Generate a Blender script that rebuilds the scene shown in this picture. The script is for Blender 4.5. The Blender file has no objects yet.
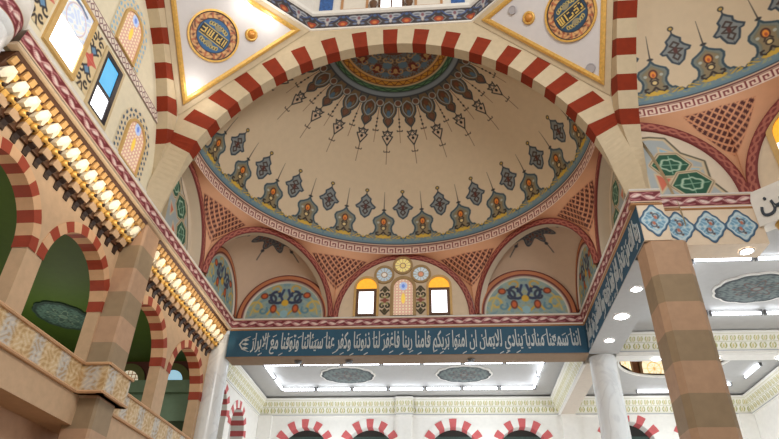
import bpy, bmesh, math, random
import numpy as np
from mathutils import Vector, Matrix
random.seed(4)
PI = math.pi
C = bpy.context.scene.collection
D2R = PI / 180

# ------------------------------------------------------------------ helpers
def lin(c):
    return tuple(((v / 255) / 12.92 if v / 255 <= 0.04045 else ((v / 255 + 0.055) / 1.055) ** 2.4) for v in c)

MATS = {}
def mat(name, rgb, rough=0.6, var=0.10, scale=6.0, metal=0.0, bump=0.0, emit=0.0, emit_rgb=None, stretch=(1, 1, 1)):
    if name in MATS: return MATS[name]
    m = bpy.data.materials.new(name); m.use_nodes = True
    nt = m.node_tree; b = nt.nodes['Principled BSDF']
    c = lin(rgb)
    tc = nt.nodes.new('ShaderNodeTexCoord'); mp = nt.nodes.new('ShaderNodeMapping'); mp.inputs['Scale'].default_value = stretch
    nz = nt.nodes.new('ShaderNodeTexNoise'); nz.inputs['Scale'].default_value = scale; nz.inputs['Detail'].default_value = 4
    nt.links.new(tc.outputs['Object'], mp.inputs['Vector']); nt.links.new(mp.outputs['Vector'], nz.inputs['Vector'])
    r = nt.nodes.new('ShaderNodeValToRGB')
    lo = [max(0, v * (1 - var)) for v in c]; hi = [min(1, v * (1 + var)) for v in c]
    r.color_ramp.elements[0].position = 0.3; r.color_ramp.elements[1].position = 0.7
    r.color_ramp.elements[0].color = (*lo, 1); r.color_ramp.elements[1].color = (*hi, 1)
    nt.links.new(nz.outputs['Fac'], r.inputs['Fac']); nt.links.new(r.outputs['Color'], b.inputs['Base Color'])
    b.inputs['Roughness'].default_value = rough; b.inputs['Metallic'].default_value = metal
    if bump:
        bp = nt.nodes.new('ShaderNodeBump'); bp.inputs['Strength'].default_value = bump; bp.inputs['Distance'].default_value = 0.02
        nt.links.new(nz.outputs['Fac'], bp.inputs['Height']); nt.links.new(bp.outputs['Normal'], b.inputs['Normal'])
    if emit:
        b.inputs['Emission Color'].default_value = (*lin(emit_rgb or rgb), 1); b.inputs['Emission Strength'].default_value = emit
    MATS[name] = m; return m

def mat_paint(name, rough=0.6, emit=0.0, noise=0.06):
    """paint whose pattern is stored per vertex in the colour attribute Col"""
    if name in MATS: return MATS[name]
    m = bpy.data.materials.new(name); m.use_nodes = True
    nt = m.node_tree; b = nt.nodes['Principled BSDF']
    a = nt.nodes.new('ShaderNodeAttribute'); a.attribute_name = 'Col'
    tc = nt.nodes.new('ShaderNodeTexCoord')
    nz = nt.nodes.new('ShaderNodeTexNoise'); nz.inputs['Scale'].default_value = 5.0; nz.inputs['Detail'].default_value = 3
    nt.links.new(tc.outputs['Object'], nz.inputs['Vector'])
    mr = nt.nodes.new('ShaderNodeMapRange'); mr.inputs['To Min'].default_value = 1 - noise; mr.inputs['To Max'].default_value = 1 + noise
    nt.links.new(nz.outputs['Fac'], mr.inputs['Value'])
    mx = nt.nodes.new('ShaderNodeVectorMath'); mx.operation = 'SCALE'
    nt.links.new(a.outputs['Color'], mx.inputs[0]); nt.links.new(mr.outputs['Result'], mx.inputs['Scale'])
    nt.links.new(mx.outputs['Vector'], b.inputs['Base Color'])
    b.inputs['Roughness'].default_value = rough
    if emit:
        nt.links.new(a.outputs['Color'], b.inputs['Emission Color']); b.inputs['Emission Strength'].default_value = emit
    MATS[name] = m; return m

def tag(o, label=None, cat=None, group=None, kind=None):
    if label: o['label'] = label
    if cat: o['category'] = cat
    if group: o['group'] = group
    if kind: o['kind'] = kind
    return o

def empty(name, loc, label, cat, group=None, rz=0):
    o = bpy.data.objects.new(name, None); C.objects.link(o); o.location = loc; o.rotation_euler = (0, 0, rz)
    o.empty_display_size = 0.2
    return tag(o, label, cat, group)

class MB:
    def __init__(s): s.v = []; s.f = []; s.mi = []; s.sm = []
    def add(s, vs, fs, mi=0, smooth=False):
        n = len(s.v); s.v += [tuple(float(c) for c in v) for v in vs]
        for f in fs: s.f.append([n + i for i in f]); s.mi.append(mi); s.sm.append(smooth)
        return s
    def box(s, a, b, mi=0):
        x0, y0, z0 = a; x1, y1, z1 = b
        return s.add([(x0,y0,z0),(x1,y0,z0),(x1,y1,z0),(x0,y1,z0),(x0,y0,z1),(x1,y0,z1),(x1,y1,z1),(x0,y1,z1)],
              [(0,3,2,1),(4,5,6,7),(0,1,5,4),(1,2,6,5),(2,3,7,6),(3,0,4,7)], mi)
    def quad(s, a, b, c, d, mi=0): return s.add([a, b, c, d], [(0, 1, 2, 3)], mi)
    def prism(s, poly, w0, w1, fr, mi=0, mi_side=None):
        """poly of (u,v) extruded along w by the frame fr(u,v,w)->xyz"""
        n = len(poly); vs = [fr(u, v, w0) for u, v in poly] + [fr(u, v, w1) for u, v in poly]
        s.add(vs, [tuple(range(n))[::-1], tuple(range(n, 2 * n))], mi)
        k = len(s.v) - 2 * n
        for i in range(n):
            j = (i + 1) % n; s.f.append([k + i, k + j, k + n + j, k + n + i]); s.mi.append(mi if mi_side is None else mi_side); s.sm.append(False)
        return s
    def lathe(s, prof, c=(0, 0, 0), n=24, mi=0, a0=0, a1=2 * PI):
        """prof of (r,z)"""
        full = abs(a1 - a0 - 2 * PI) < 1e-6; m = n if full else n + 1
        vs = []
        for i in range(m):
            a = a0 + (a1 - a0) * i / n
            vs += [(c[0] + r * math.cos(a), c[1] + r * math.sin(a), c[2] + z) for r, z in prof]
        k = len(prof); fs = []
        for i in range(n):
            j = (i + 1) % m
            for q in range(k - 1): fs.append((i * k + q, j * k + q, j * k + q + 1, i * k + q + 1))
        return s.add(vs, fs, mi, True)
    def grid(s, P, mi=0, smooth=True):
        nu = len(P); nv = len(P[0]); vs = [p for row in P for p in row]
        fs = [(i * nv + j, (i + 1) * nv + j, (i + 1) * nv + j + 1, i * nv + j + 1) for i in range(nu - 1) for j in range(nv - 1)]
        return s.add(vs, fs, mi, smooth)
    def build(s, name, mats, parent=None):
        me = bpy.data.meshes.new(name); org = parent.matrix_basis.inverted() if parent is not None else None
        # all builders work in world coordinates; children are stored relative to their top-level object
        inv = Matrix.Identity(4); p = parent
        chain = []
        while p is not None: chain.append(p); p = p.parent
        for q in reversed(chain): inv = q.matrix_basis.inverted() @ inv if False else (q.matrix_basis.inverted() @ inv)
        vs = [tuple(inv @ Vector(v)) for v in s.v] if parent is not None else s.v
        me.from_pydata(vs, [], s.f)
        if not isinstance(mats, (list, tuple)): mats = [mats]
        for m in mats: me.materials.append(m)
        me.polygons.foreach_set('material_index', s.mi); me.polygons.foreach_set('use_smooth', s.sm)
        bm = bmesh.new(); bm.from_mesh(me); bmesh.ops.recalc_face_normals(bm, faces=bm.faces[:]); bm.to_mesh(me); bm.free()
        me.update()
        o = bpy.data.objects.new(name, me); C.objects.link(o)
        if parent is not None: o.parent = parent
        return o

def world_inv(parent):
    inv = Matrix.Identity(4); chain = []; p = parent
    while p is not None: chain.append(p); p = p.parent
    for q in reversed(chain): inv = q.matrix_basis.inverted() @ inv
    return inv

def painted(name, P, col, parent=None, m=None, closed=False):
    """a fine painted surface: P (nu,nv,3) points, col (nu,nv,3) sRGB 0..255 paint"""
    nu, nv = P.shape[:2]
    V = P.reshape(-1, 3).astype(np.float64)
    if parent is not None:
        M = np.array(world_inv(parent)); V = V @ M[:3, :3].T + M[:3, 3]
    i, j = np.meshgrid(np.arange(nu - 1), np.arange(nv - 1), indexing='ij')
    a = (i * nv + j).ravel(); F = np.stack([a, a + nv, a + nv + 1, a + 1], 1)
    me = bpy.data.meshes.new(name)
    me.vertices.add(len(V)); me.vertices.foreach_set('co', V.astype(np.float32).ravel())
    me.loops.add(F.size); me.loops.foreach_set('vertex_index', F.astype(np.int32).ravel())
    me.polygons.add(len(F)); me.polygons.foreach_set('loop_start', np.arange(0, F.size, 4, dtype=np.int32))
    me.polygons.foreach_set('use_smooth', np.ones(len(F), dtype=bool))
    me.update(calc_edges=True)
    c = np.clip(col.reshape(-1, 3) / 255.0, 0, 1); c = np.where(c <= 0.04045, c / 12.92, ((c + 0.055) / 1.055) ** 2.4)
    at = me.color_attributes.new('Col', 'FLOAT_COLOR', 'POINT')
    at.data.foreach_set('color', np.concatenate([c, np.ones((len(c), 1))], 1).astype(np.float32).ravel())
    me.materials.append(m or mat_paint('painted_plaster'))
    o = bpy.data.objects.new(name, me); C.objects.link(o)
    if parent is not None: o.parent = parent
    return o

# --- paint engine (numpy): masks are soft edged, coordinates in the units of each pattern
def smooth(d, aa): return np.clip(0.5 - d / aa, 0, 1)
def lay(col, m, rgb):
    col *= (1 - m)[..., None]; col += m[..., None] * np.array(rgb, float)
def sd_poly(x, y, pts):
    d = np.full(x.shape, 1e9); s = np.ones(x.shape); n = len(pts)
    for i in range(n):
        ax, ay = pts[i]; bx, by = pts[i - 1]
        ex, ey = bx - ax, by - ay; wx, wy = x - ax, y - ay
        t = np.clip((wx * ex + wy * ey) / (ex * ex + ey * ey + 1e-12), 0, 1)
        d = np.minimum(d, (wx - ex * t) ** 2 + (wy - ey * t) ** 2)
        c1 = y >= ay; c2 = y < by; c3 = ex * wy > ey * wx
        s = np.where((c1 & c2 & c3) | (~c1 & ~c2 & ~c3), -s, s)
    return s * np.sqrt(d)
def sd_line(x, y, pts):
    d = np.full(x.shape, 1e9)
    for (ax, ay), (bx, by) in zip(pts[:-1], pts[1:]):
        ex, ey = bx - ax, by - ay; wx, wy = x - ax, y - ay
        t = np.clip((wx * ex + wy * ey) / (ex * ex + ey * ey + 1e-12), 0, 1)
        d = np.minimum(d, (wx - ex * t) ** 2 + (wy - ey * t) ** 2)
    return np.sqrt(d)
def sd_ell(x, y, cx, cy, a, b): return (np.sqrt(((x - cx) / a) ** 2 + ((y - cy) / b) ** 2) - 1) * min(a, b)
def stroke(col, x, y, pts, w, rgb, aa): lay(col, smooth(sd_line(x, y, pts) - w / 2, aa), rgb)
def disc(col, x, y, cx, cy, a, b, rgb, aa): lay(col, smooth(sd_ell(x, y, cx, cy, a, b), aa), rgb)
def blob(col, x, y, pts, rgb, aa, edge=None, ew=0): 
    d = sd_poly(x, y, pts)
    if edge is not None: lay(col, smooth(d - ew / 2, aa), edge); lay(col, smooth(d + ew / 2, aa), rgb)
    else: lay(col, smooth(d, aa), rgb)
def spiral(cx, cy, r0, r1, a0, a1, n=14): return [(cx + (r0 + (r1 - r0) * k / n) * math.cos(a0 + (a1 - a0) * k / n), cy + (r0 + (r1 - r0) * k / n) * math.sin(a0 + (a1 - a0) * k / n)) for k in range(n + 1)]
def mottle(x, y, k):
    return 0.5 + 0.5 * np.sin(x * k + 2.1 * np.sin(y * k * 0.7 + 0.3)) * np.sin(y * k * 1.1 + 1.7 * np.sin(x * k * 0.6))
def field(shape, rgb): return np.ones(shape + (3,)) * np.array(rgb, float)
def wrap(a, p): return (a + p / 2) % p - p / 2

# ------------------------------------------------------------------ palette / materials
CREAM = mat('cream_plaster', (202, 184, 153), 0.7, 0.05)
PALE = mat('pale_plaster', (232, 222, 206), 0.7, 0.04)
WHITE = mat('white_ceiling_paint', (182, 180, 177), 0.6, 0.03)
WMOULD = mat('white_moulding', (238, 234, 226), 0.5, 0.04)
RED = mat('brick_red_paint', (136, 42, 8), 0.9, 0.10)
RED_PINK = mat('rose_red_paint', (205, 98, 98), 0.65, 0.06)
PEACH = mat('peach_plaster', (226, 170, 132), 0.7, 0.05)
TAN = mat('tan_sandstone', (192, 156, 126), 0.7, 0.06)
BROWN = mat('brown_sandstone', (160, 138, 109), 0.7, 0.06)
GALLERY = mat('warm_gallery_plaster', (204, 172, 138), 0.7, 0.06)
BLUE = mat('inscription_blue', (38, 88, 116), 0.6, 0.06)
SILVER = mat('inscription_silver', (205, 212, 214), 0.5, 0.04)
INK = mat('dark_blue_lettering', (52, 62, 74), 0.6, 0.05)
ORANGE = mat('ochre_trim', (190, 140, 94), 0.6, 0.06)
GOLD = mat('gold_leaf', (222, 176, 92), 0.38, 0.15, 14, metal=0.35)
DGOLD = mat('aged_gold', (168, 112, 48), 0.45, 0.2, 18, metal=0.3)
DARKWOOD = mat('dark_bracket_wood', (48, 28, 18), 0.5, 0.15)
BRIGHTG = mat('ivory_gilding', (250, 240, 218), 0.45, 0.1)
GREENP = mat('olive_green_plaster', (62, 90, 20), 0.7, 0.06)
GREENL = mat('pale_green_plaster', (120, 146, 122), 0.7, 0.05)
MAROONW = mat('maroon_wall_paint', (88, 44, 34), 0.7, 0.08)
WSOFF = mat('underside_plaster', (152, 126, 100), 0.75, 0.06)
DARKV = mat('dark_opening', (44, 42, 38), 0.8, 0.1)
PANELW = mat('white_pendentive_paint', (216, 212, 212), 0.6, 0.02)
GREYM = mat('grey_metal', (120, 120, 122), 0.4, 0.05, metal=0.6)
CARPET = mat('woven_carpet', (150, 128, 106), 0.95, 0.15, 3)
FRAMEB = mat('brown_window_frame', (104, 72, 48), 0.5, 0.1)
FRAMEK = mat('black_window_frame', (40, 38, 46), 0.45, 0.08)
FRAMEG = mat('ochre_window_surround', (214, 176, 112), 0.6, 0.06)
DAY = mat('daylit_pane', (245, 248, 255), 0.2, 0.02, emit=3.0, emit_rgb=(250, 250, 255))
DAYBLUE = mat('blue_daylit_pane', (90, 170, 215), 0.2, 0.08, 3, emit=0.6, emit_rgb=(96, 186, 235))
AMBER = mat('amber_lit_pane', (240, 170, 50), 0.3, 0.2, 9, emit=0.75, emit_rgb=(250, 176, 50))
TUBE = mat('lit_fluorescent_tube', (245, 248, 255), 0.3, 0.0, emit=6.0, emit_rgb=(238, 245, 255))
LAMP = mat('lit_downlight_lens', (250, 250, 255), 0.3, 0.0, emit=14.0, emit_rgb=(244, 248, 255))
WLAMP = mat('lit_warm_lens', (255, 244, 225), 0.3, 0.0, emit=14.0, emit_rgb=(255, 240, 214))
LEDW = mat('lit_warm_led', (255, 214, 140), 0.3, 0.0, emit=5.0, emit_rgb=(255, 205, 120))
GREYL = mat('unlit_downlight_lens', (176, 172, 176), 0.4, 0.03)
PAINT = mat_paint('painted_plaster', 0.62)
PAINT_GLASS = mat_paint('lit_stained_glass', 0.25, emit=0.4)

def marble():
    m = bpy.data.materials.new('veined_marble'); m.use_nodes = True; nt = m.node_tree; b = nt.nodes['Principled BSDF']
    tc = nt.nodes.new('ShaderNodeTexCoord'); nz = nt.nodes.new('ShaderNodeTexNoise'); nz.inputs['Scale'].default_value = 1.1; nz.inputs['Detail'].default_value = 6; nz.inputs['Distortion'].default_value = 1.2
    nt.links.new(tc.outputs['Object'], nz.inputs['Vector'])
    r = nt.nodes.new('ShaderNodeValToRGB'); e = r.color_ramp.elements
    e[0].position = 0.44; e[0].color = (*lin((240, 243, 243)), 1); e[1].position = 0.56; e[1].color = (*lin((236, 240, 241)), 1)
    k = e.new(0.5); k.color = (*lin((226, 229, 230)), 1)
    nt.links.new(nz.outputs['Fac'], r.inputs['Fac']); nt.links.new(r.outputs['Color'], b.inputs['Base Color'])
    b.inputs['Roughness'].default_value = 0.22
    return m
MARBLE = marble()

# ------------------------------------------------------------------ main dimensions (metres, camera height 1.6)
CAMZ = 1.6
W = 6.0                      # half width of the far bay at its cornice
YA, Y0, YB = 12.6, 13.4, 19.39
S = 6.1                      # half width of the central bay
RA, ZA, RW = 6.35, 10.34, 0.576   # (returns only)
AX, AZ, EX, EZ, AZ0 = 6.109, 6.993, 7.107, 7.655, 9.408   # great arches: half axes of soffit and extrados, height of the centre
ZBB, ZBT = 9.08, 10.0        # inscription beam
ZC0, ZC1 = 10.0, 10.45       # scroll cornice
R, ZR, HD = 5.68, 12.77, 4.72     # semi dome
AP = 5.9                     # apothem of the arcaded zone
ZS = 10.45
YG = -6.6                    # x of the gallery wall

# ------------------------------------------------------------------ great striped arches
def stripe_of(a_deg, pitch, half): return abs(wrap(a_deg - 90, pitch)) < half
def great_arch(name, fr, depth, label, kmax=8.5, pitch=8.4, ell=None, hub=10.34):
    """fr(u,w,z): u across the span, w depth behind the face"""
    mb = MB(); edges = []
    ax_, az_, ex_, ez_, cz_ = ell
    def on(A_, B_, t):          # ray from the hub at angle t meets the ellipse
        c, q = math.cos(t), math.sin(t); d = hub - cz_
        a = (c / A_) ** 2 + (q / B_) ** 2; b = 2 * d * q / B_ ** 2; e = (d / B_) ** 2 - 1
        r = (-b + math.sqrt(b * b - 4 * a * e)) / (2 * a); return r * c, hub + r * q
    cuts = [-6.0]
    k = -13
    while k <= 13:
        c = 90 + k * pitch
        for e in (c - pitch * 0.235, c + pitch * 0.235):
            if -6 < e < 186: cuts.append(e)
        k += 1
    cuts = sorted(cuts + [186.0])
    for a, b in zip(cuts[:-1], cuts[1:]):
        mid = (a + b) / 2; red = abs(wrap(mid - 90, pitch)) < pitch * 0.235 and abs(mid - 90) < kmax * pitch
        sub = 3
        for q in range(sub):
            p0 = (a + (b - a) * q / sub) * D2R; p1 = (a + (b - a) * (q + 1) / sub) * D2R
            def pt(r, t, w):
                u, z = on(ax_, az_, t) if abs(r - RA) < 1e-6 else on(ex_, ez_, t)
                if w == 0:          # the piers between the arches are chamfered below the last red voussoir
                    dl = 0.3 * max(0.0, min(1.0, (12.75 - z) / 1.3)); far = depth == 0.36
                    if far and r > RA: u = max(-S - dl, min(S + dl, u))
                    elif far: w = dl
                    else: u = max(-S, min(S, u)); w = dl
                return fr(u, w, z)
            mi = 1 if red else 0
            mb.quad(pt(RA, p0, 0), pt(RA, p1, 0), pt(RA + RW, p1, 0), pt(RA + RW, p0, 0), mi)
            mb.quad(pt(RA, p0, 0), pt(RA, p0, depth), pt(RA, p1, depth), pt(RA, p1, 0), mi)
            mb.quad(pt(RA, p0, depth), pt(RA, p1, depth), pt(RA + RW, p1, depth), pt(RA + RW, p0, depth), 0)
            mb.quad(pt(RA + RW, p0, 0.02), pt(RA + RW, p1, 0.02), pt(RA + RW, p1, depth), pt(RA + RW, p0, depth), 0)
    o = mb.build(name, [CREAM, RED])
    return tag(o, label, 'arch', 'great striped arches')
great_arch('great_arch', lambda u, w, z: (u, YA + w, z), 0.36, 'great red and cream striped arch framing the far half dome', ell=(AX, AZ, EX, EZ, AZ0))
great_arch('great_arch', lambda u, w, z: (-S - w, YA - S + 0.0 + u, z), 0.32, 'great striped arch edge rising along the left wall of windows', ell=(6.33, 6.33, 6.93, 6.93, 10.34))
great_arch('great_arch', lambda u, w, z: (S + w, YA - S + u, z), 0.5, 'great striped arch edge rising at right before the right half dome', ell=(6.33, 6.33, 6.93, 6.93, 10.34))

# spandrel walls above the arches
def spandrel(name, fr, thick, ell=(6.93, 6.93, 10.34)):
    mb = MB(); n = 60; top = 17.9
    for i in range(n):
        u0 = -S + 2 * S * i / n; u1 = -S + 2 * S * (i + 1) / n
        zz = lambda u: ell[2] + (ell[1] - 0.02) * math.sqrt(max(0, 1 - (u / (ell[0] - 0.02)) ** 2))
        z0 = zz(u0); z1 = zz(u1)
        mb.quad(fr(u0, 0.004, z0), fr(u1, 0.004, z1), fr(u1, 0.004, top), fr(u0, 0.004, top))
        mb.quad(fr(u0, thick, z0), fr(u1, thick, z1), fr(u1, thick, top), fr(u0, thick, top))
    return tag(mb.build(name, CREAM), kind='structure')
spandrel('wall_far_upper', lambda u, w, z: (u, YA + w, z), 0.82, (EX, EZ, AZ0))
spandrel('wall_left_upper', lambda u, w, z: (-S - w, YA - S + u, z), 0.25)
spandrel('wall_right_upper', lambda u, w, z: (S + w, YA - S + u, z), 0.45)

# ------------------------------------------------------------------ the painted half domes
def dome_paint(TH, PH, ph0=7.5, per=15.0):
    """TH degrees round, PH degrees from the crown (90 at the rim); peaks at ph0 + k*per"""
    x = wrap(TH - ph0, per) * np.sin(PH * D2R); xs = wrap(TH - ph0 - per / 2, per) * np.sin(PH * D2R)
    ax = np.abs(x); axs = np.abs(xs); y = PH
    col = field(x.shape, (220, 199, 168)); aa = 0.28
    # hanging shields
    m = (PH > 58) & (PH < 74.5)
    sub = field((int(m.sum()),), (220, 199, 168)); X = axs[m]; Y = y[m]
    disc(sub, X, Y, 0, 61.3, 0.75, 0.75, (60, 56, 50), aa); disc(sub, X, Y, 0, 61.3, 0.42, 0.42, (200, 165, 80), aa)
    stroke(sub, X, Y, [(0, 62), (0, 63.4)], 0.4, (60, 60, 62), aa)
    sh = [(0, 63.0), (0.8, 64.0), (1.75, 64.9), (1.6, 66.0), (2.3, 67.1), (3.6, 68.3), (3.2, 69.0), (2.3, 69.1), (2.0, 70.3), (1.4, 72.0), (0, 73.2), (-1, 70), (-1, 65)]
    blob(sub, X, Y, sh, (134, 140, 140), aa, (48, 62, 76), 0.55)
    for pts in ([(0, 65.5), (1.1, 66.6), (0, 67.6)], [(0, 67.6), (1.7, 68.4), (0.2, 69.2)], [(0, 69), (0.9, 70.4), (0, 71.6)]): stroke(sub, X, Y, pts, 0.5, (66, 50, 44), aa)
    disc(sub, X, Y, 0, 68.3, 0.5, 1.0, (92, 44, 36), aa)
    col[m] = sub
    # spires and lobed border
    m = PH > 60.5
    sub = col[m]; X = ax[m]; Y = y[m]
    w = np.clip((Y - 61.5) / 8 * 0.16 + 0.02, 0, 1) ; lay(sub, smooth(np.where((Y > 61.5) & (Y < 70.5), X - w, 9), aa), (64, 58, 56))
    disc(sub, X, Y, 0, 69.4, 0.75, 0.45, (46, 44, 46), aa)
    pk = [(0, 70.0), (0.7, 71.2), (2.0, 72.2), (3.3, 73.0), (3.8, 74.2), (3.6, 75.4), (3.0, 76.5), (2.85, 77.6), (3.2, 79.2), (3.9, 80.3), (4.6, 80.3), (5.1, 80.9), (5.6, 81.6), (6.2, 81.5), (6.8, 82.2), (7.6, 82.6), (7.6, 86), (-2, 86), (-2, 74)]
    blob(sub, X, Y, pk, (126, 132, 124), aa, (50, 74, 88), 0.6)
    ins = [(0, 71.6), (1.6, 73.0), (2.7, 74.2), (2.2, 76.0), (1.9, 77.5), (2.3, 79.6), (1.5, 81.2), (0, 81.6), (-2, 76)]
    blob(sub, X, Y, ins, (142, 126, 94), aa, (122, 122, 104), 0.35)
    disc(sub, X, Y, 0, 74.5, 1.15, 1.65, (84, 40, 26), aa); disc(sub, X, Y, 0, 74.6, 0.75, 1.2, (240, 150, 50), aa); disc(sub, X, Y, 0, 74.9, 0.35, 0.6, (190, 84, 36), aa); disc(sub, X, Y, 2.0, 75.0, 0.45, 0.5, (182, 186, 176), aa)
    disc(sub, X, Y, 1.0, 81.6, 1.6, 0.7, (212, 172, 72), aa)
    disc(sub, X, Y, 0, 77.6, 1.0, 1.05, (54, 42, 36), aa); disc(sub, X, Y, 0, 77.6, 0.6, 0.65, (226, 200, 140), aa)
    stroke(sub, X, Y, [(0.0, 79.2), (0.9, 80.6), (1.9, 81.0), (2.7, 80.4), (2.6, 79.6), (2.0, 79.5)], 0.6, (52, 40, 34), aa); stroke(sub, X, Y, [(0.5, 75.9), (1.0, 76.8)], 0.45, (60, 46, 36), aa)
    stroke(sub, X, Y, [(0, 82.4), (0.6, 80.8), (1.4, 81.2)], 0.5, (214, 176, 60), aa)
    m2 = mottle(X * 1.0, Y * 1.0, 2.3); lay(sub, np.where((Y > 81.0) & (Y < 83.4) & (m2 > 0.55) & (X > 1.2), 0.85, 0), (206, 170, 62))
    lay(sub, np.where((Y > 82.4) & (Y < 84.0), 0.55, 0), (108, 150, 176))
    for y0, y1, c in ((83.9, 84.9, (104, 134, 150)), (84.8, 85.3, (62, 70, 82)), (85.3, 85.8, (226, 190, 162)), (85.8, 86.3, (120, 54, 54))):
        lay(sub, smooth(np.abs(Y - (y0 + y1) / 2) - (y1 - y0) / 2, aa), c)
    # meander
    lay(sub, smooth(86.6 - Y, aa), (130, 56, 56))
    X2 = (TH[m] % 3.0); Y2 = Y
    for pts in ([(0.3, 90), (0.3, 87.1), (2.3, 87.1), (2.3, 88.9), (1.3, 88.9), (1.3, 88.2)], [(0.3, 89.75), (3.3, 89.75)], [(-0.3, 89.75), (0.3, 89.75)]): stroke(sub, X2, Y2, pts, 0.62, (238, 212, 194), aa)
    col[m] = sub
    # crown medallion
    m = PH < 52
    sub = col[m]; X = ax[m]; Y = y[m]; Xs = axs[m]; aa = 0.22
    ST = (70, 56, 50)
    # long pendants below the petals
    stroke(sub, X, Y, [(0, 34), (0, 36.4)], 0.3, ST, aa)
    hp = [(0, 36.2), (1.0, 36.9), (1.75, 36.6), (1.3, 37.6), (1.0, 38.4), (1.9, 38.6), (1.5, 39.5), (0.7, 40.9), (0, 42.2), (-1, 39)]
    blob(sub, X, Y, hp, (214, 190, 162), aa, (46, 46, 50), 0.42)
    disc(sub, X, Y, 0, 39.4, 0.5, 0.6, (30, 30, 34), aa); stroke(sub, X, Y, [(0, 36.5), (0.9, 37.9), (0, 38.4)], 0.35, (60, 66, 70), aa)
    stroke(sub, X, Y, [(0, 42), (0, 45)], 0.26, ST, aa); stroke(sub, X, Y, [(0, 44.7), (0.95, 44.9), (1.1, 44.4)], 0.32, ST, aa)
    lay(sub, smooth(np.where((Y > 45) & (Y < 50), X - 0.10, 9), aa), (128, 102, 86))
    # short crosses between
    lay(sub, smooth(np.where((Y > 27) & (Y < 36.8), Xs - 0.1, 9), aa), (120, 84, 66))
    for yy, r in ((31.6, 0.34), (33.0, 0.3), (34.6, 0.4)): disc(sub, Xs, Y, 0, yy, r, r * 1.1, (44, 42, 44), aa)
    stroke(sub, Xs, Y, [(0, 36.3), (0.85, 36.5), (0.95, 36.1)], 0.36, (56, 50, 48), aa)
    lay(sub, smooth(np.where((Y > 36.5) & (Y < 41.2), Xs - 0.09, 9), aa), (140, 104, 84))
    # petals
    lay(sub, smooth(Y - 27.0, aa), (84, 84, 78))
    pet = [(0, 34.9), (0.8, 34.0), (1.6, 32.9), (1.75, 32.0), (1.35, 31.2), (2.0, 30.4), (2.6, 29.2), (2.75, 27.8), (2.4, 26.2), (1.9, 24.8), (1.5, 23.0), (-2, 23), (-2, 30)]
    blob(sub, X, Y, pet, (118, 98, 72), aa, (56, 66, 74), 0.5)
    inner = [(0, 31.0), (1.0, 30.2), (1.8, 28.8), (1.95, 27.4), (1.5, 25.8), (0, 24.6), (-2, 28)]
    blob(sub, X, Y, inner, (94, 70, 48), aa, (150, 164, 168), 0.4)
    disc(sub, X, Y, 0, 29.4, 0.75, 1.2, (82, 112, 134), aa); disc(sub, X, Y, 0.9, 28.2, 0.3, 0.9, (130, 112, 84), aa); disc(sub, X, Y, 0, 27.0, 0.7, 0.9, (122, 72, 46), aa)
    leaf = [(0, 34.2), (0.7, 33.2), (1.1, 32.2), (0.5, 31.5), (0, 31.2), (-1, 33)]
    blob(sub, X, Y, leaf, (126, 84, 62), aa, (88, 62, 54), 0.25)
    disc(sub, Xs, Y, 0, 25.4, 1.35, 1.35, (176, 180, 172), aa); disc(sub, Xs, Y, 0, 25.3, 1.0, 1.05, (112, 74, 54), aa)
    # concentric rings
    rr = ((23.2, (58, 66, 74)), (22.6, (136, 150, 160)), (21.2, (104, 118, 128)), (20.9, (44, 66, 60)), (20.5, (84, 130, 92)), (19.5, (34, 70, 56)), (19.2, (110, 140, 104)), (18.9, (212, 184, 140)), (18.4, (106, 62, 34)), (18.1, (206, 148, 48)), (16.6, (112, 66, 30)), (16.4, (216, 174, 110)), (15.7, (120, 104, 90)))
    for r0, c in rr: lay(sub, smooth(Y - r0, aa), c)
    zz = 17.35 + 0.55 * np.sign(np.sin(TH[m] * D2R * 36)) * np.abs(np.sin(TH[m] * D2R * 36)) ** 0.7
    lay(sub, np.where((Y > 16.6) & (Y < 18.1), smooth(np.abs(Y - zz) - 0.18, aa), 0), (104, 54, 26))
    lay(sub, np.where((Y > 19.5) & (Y < 20.5), smooth(np.abs(Y - 20.0 - 0.3 * np.sin(TH[m] * D2R * 30)) - 0.15, aa), 0), (26, 58, 46))
    c0 = Y < 15.7
    t6 = wrap(TH[m], 30.0) * np.sin(Y * D2R); a6 = np.abs(t6); s6 = np.abs(wrap(TH[m] - 15, 30.0) * np.sin(Y * D2R))
    inn = sub[c0]; A = a6[c0]; B = s6[c0]; YY = Y[c0]
    mm = mottle(A * 1.3, YY, 2.6); lay(inn, np.where(mm > 0.62, 0.8, 0), (104, 128, 146)); lay(inn, np.where(mm < 0.3, 0.8, 0), (84, 66, 60))
    disc(inn, A, YY, 0, 12.5, 1.6, 1.9, (110, 44, 36), aa); disc(inn, A, YY, 0, 12.5, 0.7, 1.0, (198, 160, 96), aa)
    disc(inn, B, YY, 0, 10.2, 1.5, 1.5, (96, 128, 150), aa); disc(inn, B, YY, 0, 14.0, 1.4, 0.9, (92, 120, 140), aa)
    stroke(inn, B, YY, spiral(1.6, 12.4, 1.5, 0.3, 0, 5), 0.45, (184, 150, 104), aa)
    stroke(inn, A, YY, spiral(1.3, 8.2, 1.3, 0.3, 0, 5), 0.45, (186, 156, 110), aa)
    lay(inn, smooth(YY - 6, aa), (120, 62, 48)); lay(inn, smooth(YY - 4.5, aa), (182, 150, 90)); lay(inn, smooth(YY - 3, aa), (70, 92, 116))
    sub[c0] = inn
    col[m] = sub
    return col

dome = empty('semi_dome', (0, Y0, ZS), 'large painted half dome with hanging shields and crown medallion behind the far striped arch', 'dome', 'painted half domes')
th = np.linspace(0, 180, 1000); ph = np.linspace(0.5, 90, 460)
TH, PH = np.meshgrid(th, ph, indexing='ij')
P = np.stack([R * np.sin(PH * D2R) * np.cos(TH * D2R), Y0 + R * np.sin(PH * D2R) * np.sin(TH * D2R), ZR + HD * np.cos(PH * D2R)], -1)
painted('dome_shell', P, dome_paint(TH, PH), dome)

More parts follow.
